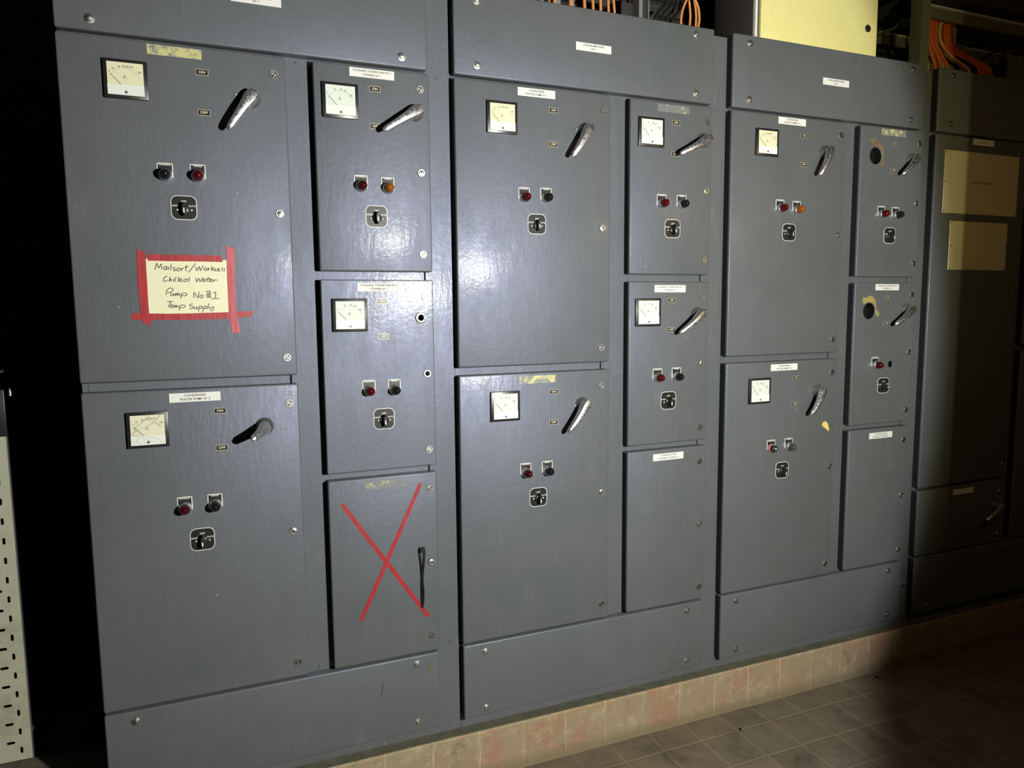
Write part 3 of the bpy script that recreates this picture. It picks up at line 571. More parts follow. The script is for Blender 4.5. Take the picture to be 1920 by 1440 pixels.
def mesh_lock(kind):
    bm = bmesh.new()
    add_lathe(bm, [(0.0110, 0.0), (0.0110, -0.0022), (0.0100, -0.0036), (0.0078, -0.0036), (0.0072, -0.0020)], seg=32, mi=0, cap=False)
    if kind == 'h':
        add_lathe(bm, [(0.0074, -0.0018), (0.0, -0.0018)], seg=32, mi=1, cap=False)
    elif kind == 's':
        add_lathe(bm, [(0.0073, -0.0016), (0.0, -0.0016)], seg=32, mi=1, cap=False)
        a0 = random.choice((0.5, 0.9, 1.2))
        # two half-round lands with the slot between them
        for s in (0, math.pi):
            h = [(0.0056 * math.cos(t + a0 + s), 0.0056 * math.sin(t + a0 + s)) for t in [0.22 + (math.pi - 0.44) * i / 12 for i in range(13)]]
            add_prism(bm, h, -0.0032, -0.0014, 0)
    else:
        add_lathe(bm, [(0.0073, -0.0030), (0.004, -0.0040), (0.0, -0.0042)], seg=32, mi=0, cap=False)
        add_lathe(bm, [(0.0015, -0.0040), (0.0015, -0.0046), (0, -0.0046)], 0, 0.0012, 14, 1, cap=False)
        add_box(bm, -0.0007, 0.0007, -0.0045, -0.0035, -0.0036, 0.0010, 1)
    return finish(bm, 'lock', [STEEL, VOID])
LOCKS = {'k': [mesh_lock('k')], 'h': [mesh_lock('h')], 's': [mesh_lock('s') for _ in range(3)]}
def mesh_bolt():
    bm = bmesh.new()
    add_lathe(bm, [(0.0115, 0.0), (0.0115, -0.0014), (0.0085, -0.0020), (0.0, -0.0020)], seg=28, cap=False)
    hexa = [(0.0080 * math.cos(math.radians(60 * i + 15)), 0.0080 * math.sin(math.radians(60 * i + 15))) for i in range(6)]
    add_prism(bm, hexa, -0.0058, -0.0015)
    add_lathe(bm, [(0.0068, -0.0056), (0.0060, -0.0072), (0.003, -0.0080), (0, -0.0082)], seg=24, cap=False)
    return finish(bm, 'bolt', [STEEL])
BOLT = mesh_bolt()
def mesh_screw(r=0.0036, mat=None):
    bm = bmesh.new(); add_lathe(bm, [(r, 0.0), (r, -0.0012), (r * 0.7, -0.0026), (0, -0.0030)], seg=18, cap=False)
    return finish(bm, 'screw', [mat or STEEL])
SCREW = mesh_screw(); SCREWP = mesh_screw(0.0042, PAINT); SCREWB = mesh_screw(0.0028, BLACK)
def mesh_handle(dx, dz, ytip, L=None):
    """cast lever on a round hub; lever runs from the hub to (dx, ytip, dz)"""
    bm = bmesh.new()
    add_lathe(bm, [(0.0235, 0.0), (0.0235, -0.004), (0.0215, -0.0075), (0.0185, -0.012), (0.0165, -0.022)], seg=36, mi=1, cap=False)
    a = Vector((0, -0.028, 0)); t = Vector((dx, ytip, dz)); ax = (t - a); Ln = ax.length; ax.normalize()
    side = ax.cross(Vector((0, -1, 0))).normalized(); out = side.cross(ax).normalized()
    if out.y > 0: out = -out
    # sections: (distance, half width, height below, height above, bow)
    secs = [(-0.0190, 0.0060, 0.004, 0.003, 0), (-0.0165, 0.0125, 0.008, 0.008, 0), (-0.006, 0.0172, 0.012, 0.0110, 0), (0.006, 0.0172, 0.013, 0.0115, 0.001), (0.020, 0.0152, 0.011, 0.0110, 0.003),
            (0.045, 0.0125, 0.0085, 0.0100, 0.006), (0.075, 0.0100, 0.007, 0.0085, 0.005), (Ln - 0.010, 0.0085, 0.006, 0.0070, 0.002), (Ln - 0.002, 0.0066, 0.0045, 0.005, 0), (Ln + 0.001, 0.0030, 0.002, 0.0025, 0)]
    secs = [s for s in secs if s[0] < Ln - 0.010 or s[0] >= Ln - 0.011]
    rings = []
    for d, w, lo, hi, bow in secs:
        c = a + ax * d + out * bow
        prof = [(-w, -lo * 0.5), (-w * 0.98, hi * 0.15), (-w * 0.62, hi * 0.85), (-w * 0.30, hi), (w * 0.30, hi), (w * 0.62, hi * 0.85), (w * 0.98, hi * 0.15), (w, -lo * 0.5), (w * 0.6, -lo), (-w * 0.6, -lo)]
        rings.append([bm.verts.new(c + side * x + out * h) for x, h in prof])
    fs = []
    for r0, r1 in zip(rings, rings[1:]):
        n = len(r0)
        for i in range(n): fs.append(bm.faces.new([r0[i], r0[(i + 1) % n], r1[(i + 1) % n], r1[i]]))
    fs += [bm.faces.new(rings[0]), bm.faces.new(rings[-1])]
    for f in fs: f.material_index = 0
    bmesh.ops.recalc_face_normals(bm, faces=fs)
    return finish(bm, 'rotary_handle', [CHROME, HUBM], ang=28)
def pan_mesh(name, w, h, holes=(), t=0.0325):
    """a pressed steel door or panel standing t off the carcass, local origin at the middle of its front"""
    if not holes:
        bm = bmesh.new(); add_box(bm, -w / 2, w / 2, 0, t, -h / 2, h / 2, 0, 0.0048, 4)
        add_box(bm, -w / 2 - 0.0008, -w / 2 + 0.001, 0.0085, t + 0.0002, -h / 2 + 0.003, h / 2 - 0.003, 1)  # dark strip that paints shade onto the left side face
        return finish(bm, name, [PAINT, SIDE_SHADE], ang=60)
    cu = bpy.data.curves.new(name, 'CURVE'); cu.dimensions = '2D'; cu.fill_mode = 'BOTH'
    bv = 0.003; cu.extrude = t / 2 - bv; cu.bevel_depth = bv; cu.bevel_resolution = 2; cu.offset = -bv
    def spl(pts):
        s = cu.splines.new('POLY'); s.points.add(len(pts) - 1)
        for q, (x, z) in zip(s.points, pts): q.co = (x, z, 0, 1)
        s.use_cyclic_u = True
    spl(rrect(w, h, 0.0035, 4))
    for x, z, r in holes: spl([(x + r * math.cos(2 * math.pi * i / 40), z + r * math.sin(2 * math.pi * i / 40)) for i in range(40)])
    o = bpy.data.objects.new(name, cu); me = bpy.data.meshes.new_from_object(o)
    bpy.data.objects.remove(o); bpy.data.curves.remove(cu)
    me.transform(Matrix.Translation((0, t / 2, 0)) @ Matrix.Rotation(math.radians(90), 4, 'X'))
    me.materials.clear(); me.materials.append(PAINT); me.materials.append(VOID); me.materials.append(SIDE_SHADE)
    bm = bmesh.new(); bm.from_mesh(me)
    add_box(bm, -w / 2 - 0.0008, -w / 2 + 0.001, 0.0085, t + 0.0002, -h / 2 + 0.003, h / 2 - 0.003, 2)  # same painted shade strip for pans with holes
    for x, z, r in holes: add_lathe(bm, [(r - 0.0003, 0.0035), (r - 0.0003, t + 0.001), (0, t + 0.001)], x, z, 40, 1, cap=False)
    bm.to_mesh(me); bm.free()
    for f in me.polygons: f.use_smooth = True
    me.set_sharp_from_angle(angle=math.radians(60))
    return me

# ------------------------------------------------------------------ the four control cabinets
ZT, ZB = 2.160, 0.452
XR = {1: (-0.3197, 0.2026, 0.2731, 0.5939), 2: (0.6688, 1.1852, 1.2582, 1.5762), 3: (1.6574, 2.1725, 2.2510, 2.5724), 4: (2.6467, 3.1766, 3.2380, 3.560)}
ROWS = {'A': (1.320, ZT), 'B': (ZB, 1.296), 'C': (1.604, ZT), 'D': (1.032, 1.581), 'E': (ZB, 1.0115)}
BAYLAB = {1: 'leftmost grey steel control cabinet, bearing the red-taped handwritten note', 2: 'second grey steel control cabinet from left, top plate reading chiller machine 2',
          3: 'third grey control cabinet, with two ammeter holes and a yellow paint chip', 4: 'rightmost shaded control cabinet with two large blank metal plates'}
BAYLOC = {}
YF = 0.033
doors = {}
for bay in (1, 2, 3, 4):
    xl, xm0, xm1, xr = XR[bay]
    x0 = xl if bay == 1 else xl - 0.0005
    x1 = XR[bay + 1][0] - 0.0015 if bay < 4 else 3.64
    root = thing('control_cabinet', ((x0 + x1) / 2, 0.33, 0.160), BAYLAB[bay], 'electrical cabinet', 'grey switchgear cabinets in one row')
    cx = (x0 + x1) / 2
    bm = bmesh.new()
    # hollow sheet-steel carcass: sides, back, top, base and a front frame of posts and rails
    L_, R_ = x0 - cx, x1 - cx
    zb, zt = 0.1600, 2.404
    add_box(bm, L_, L_ + 0.003, YF + 0.001, 0.62, zb, zt)
    add_box(bm, R_ - 0.003, R_, YF + 0.001, 0.62, zb, zt)
    add_box(bm, L_ + 0.003, R_ - 0.003, 0.617, 0.62, zb, zt)
    add_box(bm, L_ + 0.003, R_ - 0.003, YF + 0.003, 0.617, zb, zb + 0.003)
    add_box(bm, L_ + 0.003, R_ - 0.003, YF + 0.003, 0.617, zt - 0.003, zt)
    def rail(a, b_, c, d, y0=YF): add_box(bm, a - cx, b_ - cx, y0, YF + 0.003, c, d)
    posts = [(x0, xl + 0.014), (xm0 - 0.012, xm1 + 0.012), (xr - 0.012, x1)]
    for a, b_ in posts: rail(a, b_, zb, zt)
    cols = [(xl + 0.014, xm0 - 0.012, [(ROWS['B'][1], ROWS['A'][0])] if bay < 4 else [(0.729, 0.742)]), (xm1 + 0.012, xr - 0.012, [(ROWS['E'][1], ROWS['D'][0]), (ROWS['D'][1], ROWS['C'][0])] if bay < 4 else [(1.296, 1.320)])]
    for a, b_, gaps in cols:
        rail(a, b_, zb, 0.215); rail(a, b_, 0.43, ZB + 0.012); rail(a, b_, ZT - 0.012, 2.182); rail(a, b_, 2.39, zt)
        for c, d in gaps:
            rail(a, b_ - 0.006, c - 0.012, d + 0.012, YF - 0.0015)
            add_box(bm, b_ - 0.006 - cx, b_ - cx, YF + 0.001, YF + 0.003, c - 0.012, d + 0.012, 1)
    # dark interior behind the doors
    add_box(bm, L_ + 0.02, R_ - 0.02, YF + 0.05, YF + 0.053, 0.2, 2.38, 1)
    for v in bm.verts: v.co.y -= 0.33; v.co.z -= 0.160
    obj('carcass', finish(bm, 'carcass', [PAINT, VOID], smooth=False), (cx, 0.33, 0.160), root)
    for (x, z) in POST_SCREWS[bay - 1]: obj('screw', SCREWP, (x, YF, z), root)
    if bay == 3:
        bm = bmesh.new(); add_tube(bm, [(0, 0, 0), (0.004, -0.022, 0.016)], 0.004, 12, 0); add_lathe(bm, [(0.008, 0.0), (0.008, -0.004), (0, -0.004)], 0, 0, 6, 0)
        obj('loose_bolt', finish(bm, 'loose_bolt', [STEEL]), (2.617, YF, 0.325), root)
    # top panel and kick panel
    px0, px1 = (x0 if bay == 1 else xl + 0.0005), (xl + 0.9105 if bay < 4 else 3.60)
    for nm, z0, z1 in (('top_panel', 2.170, 2.4105), ('kick_panel', 0.2015, 0.4440)):
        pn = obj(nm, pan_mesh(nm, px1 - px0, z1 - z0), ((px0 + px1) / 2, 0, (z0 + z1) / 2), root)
        for (x, z) in BOLTS[('top%d' if nm == 'top_panel' else 'kick%d') % bay]: obj('bolt', BOLT, (x, 0, z), pn)
        if nm == 'top_panel' and bay < 4:
            x, z = TOP_LABELS[bay - 1]
            obj('nameplate', mesh_label('CHILLER MACHINE|Nº %d' % (1 if bay != 2 else 2)), (x, 0, z), pn, 'white nameplate')
        if nm == 'kick_panel' and bay == 1:
            bm = bmesh.new(); add_lathe(bm, [(0.0075, 0), (0.0075, -0.0006), (0, -0.0006)], seg=20, cap=False)
            for v in bm.verts: v.co.z *= 1.5
            obj('paint_spot', finish(bm, 'paint_spot', [BROWN], smooth=False), (0.557, 0, 0.397), pn, 'brown spot')
            bm = bmesh.new(); add_line(bm, [(0.001, 0.016), (0.0, 0.006), (-0.003, -0.012), (-0.006, -0.022)], 0.0022, -0.0003, 0)
            obj('marker_stroke', finish(bm, 'marker_stroke', [INKM], smooth=False), (0.412, 0, 0.363), pn, 'black pen mark')
    # doors
    rows = 'ABCDE' if bay < 4 else 'ABCD'
    for r in rows:
        colm = 0 if r in 'AB' else 1
        a, b_ = (xl, xm0) if colm == 0 else (xm1, xr)
        z0, z1 = ROWS[r]
        if bay == 4: z0, z1 = {'A': (0.742, ZT), 'B': (ZB, 0.729), 'C': (1.320, ZT), 'D': (ZB, 1.296)}[r]
        key = '%d%s' % (bay, r); D_ = DOORS.get(key, {}); cxd, czd = (a + b_) / 2, (z0 + z1) / 2
        holes = []
        if 'bighole' in D_: holes.append((D_['bighole'][0] - cxd, D_['bighole'][1] - czd, 0.0305))
        if 'smallhole' in D_: holes.append((D_['smallhole'][0] - cxd, D_['smallhole'][1] - czd, 0.0125))
        if 'hole' in D_: holes.append((D_['hole'][0] - cxd, D_['hole'][1] - czd, 0.0095))
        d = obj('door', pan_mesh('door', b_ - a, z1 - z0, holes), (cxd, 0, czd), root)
        doors[key] = d
        if 'meter' in D_: k, x, z = D_['meter']; obj('ammeter', METER[k], (x, 0, z), d)
        if 'label' in D_:
            k, x, z, s = D_['label']
            if k == 'white': obj('nameplate', mesh_label(s), (x, 0, z), d, 'white nameplate')
            else: obj('glue_patch', mesh_faded(s), (x, 0, z), d, 'patch of old yellow glue where a nameplate was')
        if 'on' in D_: obj('legend_plate', LEG_ON, (D_['on'][0], 0, D_['on'][1]), d)
        if 'off' in D_: obj('legend_plate', LEG_OFF, (D_['off'][0], 0, D_['off'][1]), d)
        if 'piv' in D_:
            px, pz = D_['piv']; tx, tz = D_['tip'][0], D_['tip'][1]
            obj('rotary_handle', mesh_handle(tx - px, tz - pz, D_['tip'][2] if len(D_['tip']) > 2 else -0.04), (px, 0, pz), d, 'chrome lever handle')
        if 'scr' in D_: obj('screw', SCREW, (D_['scr'][0], 0, D_['scr'][1]), d)
        for k, x, z in D_.get('locks', []): obj('lock', random.choice(LOCKS[k]), (x, 0, z), d)
        for i, (k, x, z) in enumerate(D_.get('lamps', [])): obj('indicator_lamp', LAMPS[(k, ('RUNNING', 'TRIPPED')[i % 2])], (x, 0, z), d, {'red': 'red indicator lamp', 'darkred': 'dark red indicator lamp', 'amber': 'amber indicator lamp', 'black': 'black indicator lamp', 'smoke': 'smoky indicator lamp', 'bare': 'indicator lamp missing its lens'}[k])
        if 'sw' in D_: obj('selector_switch', SWITCH_T if key == '3D' else SWITCH, (D_['sw'][0], 0, D_['sw'][1]), d)
        if 'hole' in D_:
            bm = bmesh.new(); add_lathe(bm, [(0.0160, 0), (0.0160, -0.0030), (0.0148, -0.0038), (0.0098, -0.0038), (0.0095, 0.004)], seg=36, mi=0, cap=False)
            add_box(bm, 0.0090, 0.0150, -0.0046, -0.0036, -0.0030, 0.0030, 0); add_box(bm, 0.0085, 0.0120, -0.0042, -0.0036, 0.0032, 0.0060, 1); add_box(bm, 0.0085, 0.0120, -0.0042, -0.0036, -0.0060, -0.0032, 1)
            obj('handle_bush', finish(bm, 'handle_bush', [STEEL, VOID]), (D_['hole'][0], 0, D_['hole'][1]), d, 'empty bush where the handle is missing')
        if 'bighole' in D_:
            hx, hz = D_['bighole']; bm = bmesh.new()
            if bay == 3 and r == 'C':
                pts = [(-0.040, 0.062), (-0.022, 0.060), (0.0, 0.058), (0.018, 0.050), (0.024, 0.040), (0.036, 0.034), (0.042, 0.012), (0.040, -0.010), (0.047, -0.024), (0.040, -0.034), (0.030, -0.040), (0.024, -0.034), (0.030, -0.018), (0.034, 0.004), (0.027, 0.022), (0.010, 0.034), (-0.006, 0.036), (-0.018, 0.044), (-0.030, 0.050)]
                m_ = RUST
                add_prism(bm, [(-0.040, -0.030), (-0.034, -0.026), (-0.026, -0.034), (-0.030, -0.040), (-0.042, -0.042)], -0.0004, 0)
            else:
                pts = [(-0.036, 0.054), (-0.020, 0.050), (0.0, 0.060), (0.016, 0.054), (0.028, 0.044), (0.032, 0.026), (0.036, 0.006), (0.050, -0.004), (0.052, -0.018), (0.038, -0.022), (0.034, -0.008), (0.030, 0.014), (0.018, 0.030), (0.0, 0.034), (-0.016, 0.032), (-0.030, 0.026), (-0.038, 0.034)]
                m_ = GLUE
            add_prism(bm, pts, -0.0004, 0)
            bmesh.ops.triangulate(bm, faces=[f for f in bm.faces if len(f.verts) > 4])
            obj('rust_stain' if m_ is RUST else 'glue_stain', finish(bm, 'stain', [m_], smooth=False), (hx, 0, hz), d)
        if 'chip' in D_:
            bm = bmesh.new(); add_prism(bm, [(-0.020, 0.004), (-0.013, 0.014), (-0.002, 0.017), (0.008, 0.010), (0.013, 0.000), (0.018, -0.016), (0.015, -0.024), (0.004, -0.014), (-0.010, -0.006)], -0.0006, 0)
            obj('paint_chip', finish(bm, 'paint_chip', [CHIP], smooth=False), (D_['chip'][0], 0, D_['chip'][1]), d, 'yellow patch of chipped paint')
        if key == '4A':
            for (ax0, ax1, az0, az1, txt) in ((2.6955, 3.1380, 1.859, 2.103, 'CONTROL SECTION'), (2.7445, 3.0900, 1.635, 1.829, '')):
                w, h = ax1 - ax0, az1 - az0; bm = bmesh.new()
                add_box(bm, -w / 2, w / 2, -0.0018, 0, -h / 2, h / 2, 0, 0.0004, 1)
                if txt: add_text(bm, txt, 0.0145, 0.0, 0.003, -0.0020, 1, 1.0, 0.01)
                for fx in (-0.5, -0.17, 0.17, 0.5):
                    for fz in (-0.5, 0.5): add_lathe(bm, [(0.0028, -0.0018), (0.0022, -0.0032), (0, -0.0034)], fx * (w - 0.014), fz * (h - 0.014), 12, 2, cap=False)
                for sx in (-0.5, 0.5): add_lathe(bm, [(0.0028, -0.0018), (0.0022, -0.0032), (0, -0.0034)], sx * (w - 0.014), 0, 12, 2, cap=False)
                obj('blanking_plate', finish(bm, 'blanking_plate', [SATIN, LTEXT, BLACK], smooth=False), ((ax0 + ax1) / 2, 0, (az0 + az1) / 2), d, 'pale satin metal plate')

# ------------------------------------------------------------------ taped note on door 1A, tape cross and cable tie on door 1E
def flat_thing(name, pts, y, th, mat, label, cat, group=None, lift=()):
    cx = sum(p_[0] for p_ in pts) / len(pts); cz = sum(p_[1] for p_ in pts) / len(pts)
    bm = bmesh.new(); add_prism(bm, [(x - cx, z - cz) for x, z in pts], -th, 0)
    bmesh.ops.triangulate(bm, faces=[f for f in bm.faces if len(f.verts) > 4])
    return thing(name, (cx, y, cz), label, cat, group, finish(bm, name, [mat], smooth=False))
note = flat_thing('paper_note', NOTE['paper'], 0.0, 0.0003, PAPER, 'cream paper note with black handwriting, taped to the leftmost cabinet', 'note')
bm = bmesh.new(); nc = wloc(note)
for s in INK: add_line(bm, [(x - nc.x, z - nc.z) for x, z in catmull(s, 4)], 0.0020, -0.0001, 0)
for s in SCRIBBLE: add_line(bm, [(x - nc.x, z - nc.z) for x, z in s], 0.0023, -0.0001, 0)
obj('handwriting', finish(bm, 'handwriting', [INKM], smooth=False), (nc.x, -0.0003, nc.z), note, 'black marker handwriting')
flat_thing('tape_strip', NOTE['top'], -0.0005, 0.0003, TAPE, 'short red tape strip along the top edge of the paper note', 'tape', 'red tape strips round the note')
flat_thing('tape_strip', NOTE['bottom'], -0.0005, 0.0003, TAPE, 'long red tape strip along the bottom edge of the paper note', 'tape', 'red tape strips round the note')
flat_thing('tape_strip', NOTE['left'], -0.0010, 0.0003, TAPE, 'upright red tape strip down the left edge of the paper note', 'tape', 'red tape strips round the note')
flat_thing('tape_strip', NOTE['right'], -0.0010, 0.0003, TAPE_GLARE, 'upright red tape strip, paled with painted glare, down the right edge of the note', 'tape', 'red tape strips round the note')
def strip(p, q, w, y, label):
    p, q = Vector(p), Vector(q); d = (q - p).normalized(); n_ = Vector((-d.y, d.x)) * w / 2
    pts = [p + n_ * 0.9, p - n_ * 1.1, q - n_, q + n_ * 1.1]
    return flat_thing('tape_strip', [tuple(v) for v in pts], y, 0.0003, TAPE, label, 'tape', 'red tape strips crossed on the blank door')
strip(XTAPE[0], XTAPE[1], 0.0115, 0.0, 'red tape strip of the cross running from upper left to lower right')
strip(XTAPE[2], XTAPE[3], 0.0115, -0.0003, 'red tape strip of the cross running from upper right to lower left')
bm = bmesh.new(); c0 = (0.541, 0.0, 0.60)
loop = [(0.5425, -0.012, 0.781), (0.549, -0.010, 0.772), (0.5465, -0.008, 0.735), (0.5425, -0.007, 0.69), (0.5445, -0.006, 0.64), (0.5420, -0.005, 0.603), (0.5385, -0.005, 0.601), (0.5380, -0.006, 0.65), (0.5395, -0.007, 0.70), (0.5370, -0.008, 0.745), (0.5345, -0.010, 0.780), (0.5425, -0.012, 0.783)]
pts = catmull(loop, 5)
add_tube(bm, [(x - c0[0], y, z - c0[2]) for x, y, z in pts], 0.0019, 8)
add_box(bm, -0.0065, 0.0085, -0.0125, -0.003, 0.170, 0.186, 0, 0.001, 1)
thing('cable_tie', c0, 'black looped strap hanging beside the key lock on the crossed-out door', 'strap', None, finish(bm, 'cable_tie', [CABLEBLK]))

# ------------------------------------------------------------------ perforated tray standing at far left
def slot(x, z, w, h):
    r = min(w, h) / 2; return rrect(w, h, r * 0.98, 4, x, z)
tray = thing('perforated_tray', (-0.70, 0.387, 0.160), 'galvanised perforated cable tray standing upright at far left', 'cable tray')
W_, H_ = 0.26, 1.00
cu = bpy.data.curves.new('tray', 'CURVE'); cu.dimensions = '2D'; cu.fill_mode = 'BOTH'; cu.extrude = 0.0008
def spl(pts):
    s = cu.splines.new('POLY'); s.points.add(len(pts) - 1)
    for q, (x, z) in zip(s.points, pts): q.co = (x, z, 0, 1)
    s.use_cyclic_u = True
xr_ = 0.128
spl([(xr_ - W_, 0.006), (xr_, 0.003), (xr_, H_), (xr_ - W_, H_)])
k = 0
z = 0.034
while z < H_ - 0.03:
    for j in range(5):
        x = xr_ - 0.027 - j * 0.0475
        if x < xr_ - W_ + 0.050: continue
        if j % 2 == 0: spl(slot(x, z, 0.0075, 0.0200))
        zz = z - 0.0315
        if zz > 0.015: spl(slot(x - 0.0255, zz, 0.0215, 0.0085))
    z += 0.0585
o = bpy.data.objects.new('t', cu); me = bpy.data.meshes.new_from_object(o); bpy.data.objects.remove(o); bpy.data.curves.remove(cu)
me.transform(Matrix.Rotation(math.radians(90), 4, 'X')); me.materials.clear(); me.materials.append(GALV)
obj('perforated_base', me, (-0.70, 0.387, 0.160), tray)
bm = bmesh.new(); add_box(bm, xr_ - 0.0008, xr_ + 0.0008, -0.0008, 0.080, 0.003, H_, 0); add_box(bm, xr_ - 0.012, xr_, 0.078, 0.080, 0.003, H_, 0)
obj('side_flange', finish(bm, 'side_flange', [STRUT], smooth=False), (-0.70, 0.387, 0.160), tray, 'dull grey side flange')
bm = bmesh.new(); add_box(bm, xr_ - W_ - 0.0008, xr_ - W_ + 0.0008, -0.0008, 0.060, 0.006, H_, 0); add_box(bm, xr_ - W_, xr_ - W_ + 0.012, 0.058, 0.060, 0.006, H_, 0)
obj('side_flange', finish(bm, 'side_flange', [STRUT], smooth=False), (-0.70, 0.387, 0.160), tray)
bm = bmesh.new(); add_box(bm, -0.02, 0.133, -0.010, -0.0012, 0.985, 1.12, 0, 0.002)
obj('joint_plate', finish(bm, 'joint_plate', [BLACK]), (-0.70, 0.387, 0.160), tray, 'dark joint plate')
bm = bmesh.new(); add_tube(bm, [(0, 0.0, 0), (0, -0.0, 0.022)], 0.0045, 12)
obj('bolt', finish(bm, 'bolt', [STEEL]), (-0.552, 0.377, 1.262), tray)
bm = bmesh.new(); add_tube(bm, [(-0.010, 0, -0.003), (0.010, 0, 0.004)], 0.0042, 12)
obj('bolt', finish(bm, 'bolt', [STEEL]), (-0.572, 0.374, 1.330), tray)

# ------------------------------------------------------------------ overhead things behind the cabinet tops
en = thing('wall_enclosure', (2.12, 0.22, 2.404), 'cream-fronted electrical box above the third cabinet', 'electrical box')
bm = bmesh.new(); add_box(bm, 1.826 - 2.12, 2.424 - 2.12, 0.108 - 0.22, 0.325 - 0.22, 0, 0.75, 0, 0.003); obj('body', finish(bm, 'body', [DKBOX]), (2.12, 0.22, 2.404), en, 'dark brown-grey side')
bm = bmesh.new(); add_box(bm, 1.828 - 2.12, 1.8385 - 2.12, 0.098 - 0.22, 0.108 - 0.22, 0.004, 0.746, 0); obj('front_flange', finish(bm, 'front_flange', [WHITE], smooth=False), (2.12, 0.22, 2.404), en, 'white front edge')
bm = bmesh.new(); add_box(bm, 1.8505 - 2.12, 2.411 - 2.12, 0.094 - 0.22, 0.108 - 0.22, 0.006, 0.744, 0, 0.002); dr = obj('door', finish(bm, 'door', [CREAM]), (2.12, 0.22, 2.404), en, 'cream door')
bm = bmesh.new(); add_lathe(bm, [(0.0135, 0), (0.0135, -0.003), (0.010, -0.005), (0, -0.005)], seg=28, cap=False); add_box(bm, -0.008, 0.008, -0.008, -0.004, -0.002, 0.002)
obj('lock', finish(bm, 'lock', [BLACK]), (2.362, 0.094, 2.547), dr)
# uprights
def upright(x0, x1, y0, y1, z0, z1, mat, label, open_=False, name='steel_upright'):
    bm = bmesh.new(); cx, cy = (x0 + x1) / 2, (y0 + y1) / 2
    w, d = (x1 - x0) / 2, (y1 - y0) / 2
    if open_:
        add_box(bm, -w, -w + 0.0035, -d, d, 0, z1 - z0); add_box(bm, w - 0.0035, w, -d, d, 0, z1 - z0); add_box(bm, -w + 0.0035, w - 0.0035, d - 0.003, d, 0, z1 - z0)
    else:
        add_box(bm, -w, w, -d, -d + 0.004, 0, z1 - z0); add_box(bm, -w, -w + 0.004, -d + 0.004, d, 0, z1 - z0); add_box(bm, w - 0.004, w, -d + 0.004, d, 0, z1 - z0)
    return thing(name, (cx, cy, z0), label, 'steel upright', 'steel uprights above the cabinets', finish(bm, name, [mat], smooth=False))
upright(2.5935, 2.6400, 0.05, 0.10, 2.404, 3.3, OLIVE, 'broad dark olive steel upright standing between the third and fourth cabinets')
upright(1.352, 1.392, 0.105, 0.145, 2.404, 3.3, STRUT, 'open grey channel upright above the second cabinet', True)
upright(RIGHT['strut'][0][0], RIGHT['strut'][1][0], 0.27, 0.32, 2.404, RIGHT['line'][0][1] - 0.05, OLIVE, 'narrow dark upright right of the orange cables')
upright(3.500, 3.560, 0.27, 0.32, 2.404, RIGHT['line'][0][1] - 0.05, STRUT, 'slim channel upright at the far right edge of the picture', True)
# trays
ZL = RIGHT['line'][0][1]
def cable_tray(x0, x1, y0, y1, z0, h, label, ribs=True, mat=TRAYDK):
    bm = bmesh.new(); cx, cy = (x0 + x1) / 2, (y0 + y1) / 2; w = (x1 - x0) / 2; d = (y1 - y0) / 2
    add_box(bm, -w, w, -d, d, 0, 0.003)
    add_box(bm, -w, w, -d, -d + 0.003, 0.003, h); add_box(bm, -w, w, d - 0.003, d, 0.003, h)
    add_box(bm, -w, w, -d - 0.010, -d, h - 0.004, h)
    add_box(bm, -w, w, -d - 0.006, -d, h * 0.45, h * 0.45 + 0.008)
    return thing('cable_tray', (cx, cy, z0), label, 'cable tray', 'cable trays above the cabinets', finish(bm, 'cable_tray', [mat], smooth=False))
lab = ['lowest of the stacked dark cable trays behind the cabinet tops', 'second lowest of the stacked dark trays behind the cabinet tops', 'third of the stacked dark trays behind the cabinet tops', 'fourth of the stacked dark trays behind the cabinet tops', 'fifth of the stacked dark trays behind the cabinet tops', 'topmost of the stacked dark trays behind the cabinet tops']
for i in range(6): cable_tray(0.60, 4.6, 0.66, 0.90, 2.66 + i * 0.062, 0.045, lab[i])
bm = bmesh.new()
for y in (0.0, 0.285): add_box(bm, -0.97, 0.97, y, y + 0.003, 0, 0.045); add_box(bm, -0.97, 0.97, y - 0.012, y, 0.041, 0.045, 1); add_box(bm, -0.97, 0.97, y + 0.003, y + 0.014, 0, 0.003)
for x in (-0.95, -0.2, 0.2, 0.6, 0.95): add_box(bm, x - 0.012, x + 0.012, 0.003, 0.285, -0.004, -0.0005)
thing('cable_ladder', (3.63, 0.115, ZL - 0.045), 'ladder tray with a bright front lip running above the orange cables', 'cable tray', 'cable trays above the cabinets', finish(bm, 'cable_ladder', [OLIVE, LIP], smooth=False))
cable_tray(2.66, 4.6, 0.125, 0.42, ZL + 0.052, 0.040, 'dark tray directly above the bright-lipped ladder tray at upper right')
cable_tray(2.66, 4.6, 0.125, 0.42, ZL + 0.122, 0.040, 'highest dark tray at the upper right corner')
# supports tying the trays to the back wall
for i, x in enumerate((0.95, 2.50, 4.2)):
    bm = bmesh.new(); add_box(bm, -0.02, 0.02, 0, 0.03, 0, 1.19)
    add_box(bm, -0.02, 0.02, 0.03, 0.65, 0.55, 0.58)
    thing('tray_bracket', (x, 0.90, 2.41), ['dark bracket carrying the trays behind the second cabinet', 'dark bracket carrying the trays beside the cream-fronted box', 'dark bracket carrying the trays beyond the right edge'][i], 'bracket', 'tray brackets', finish(bm, 'tray_bracket', [TRAYDK], smooth=False))
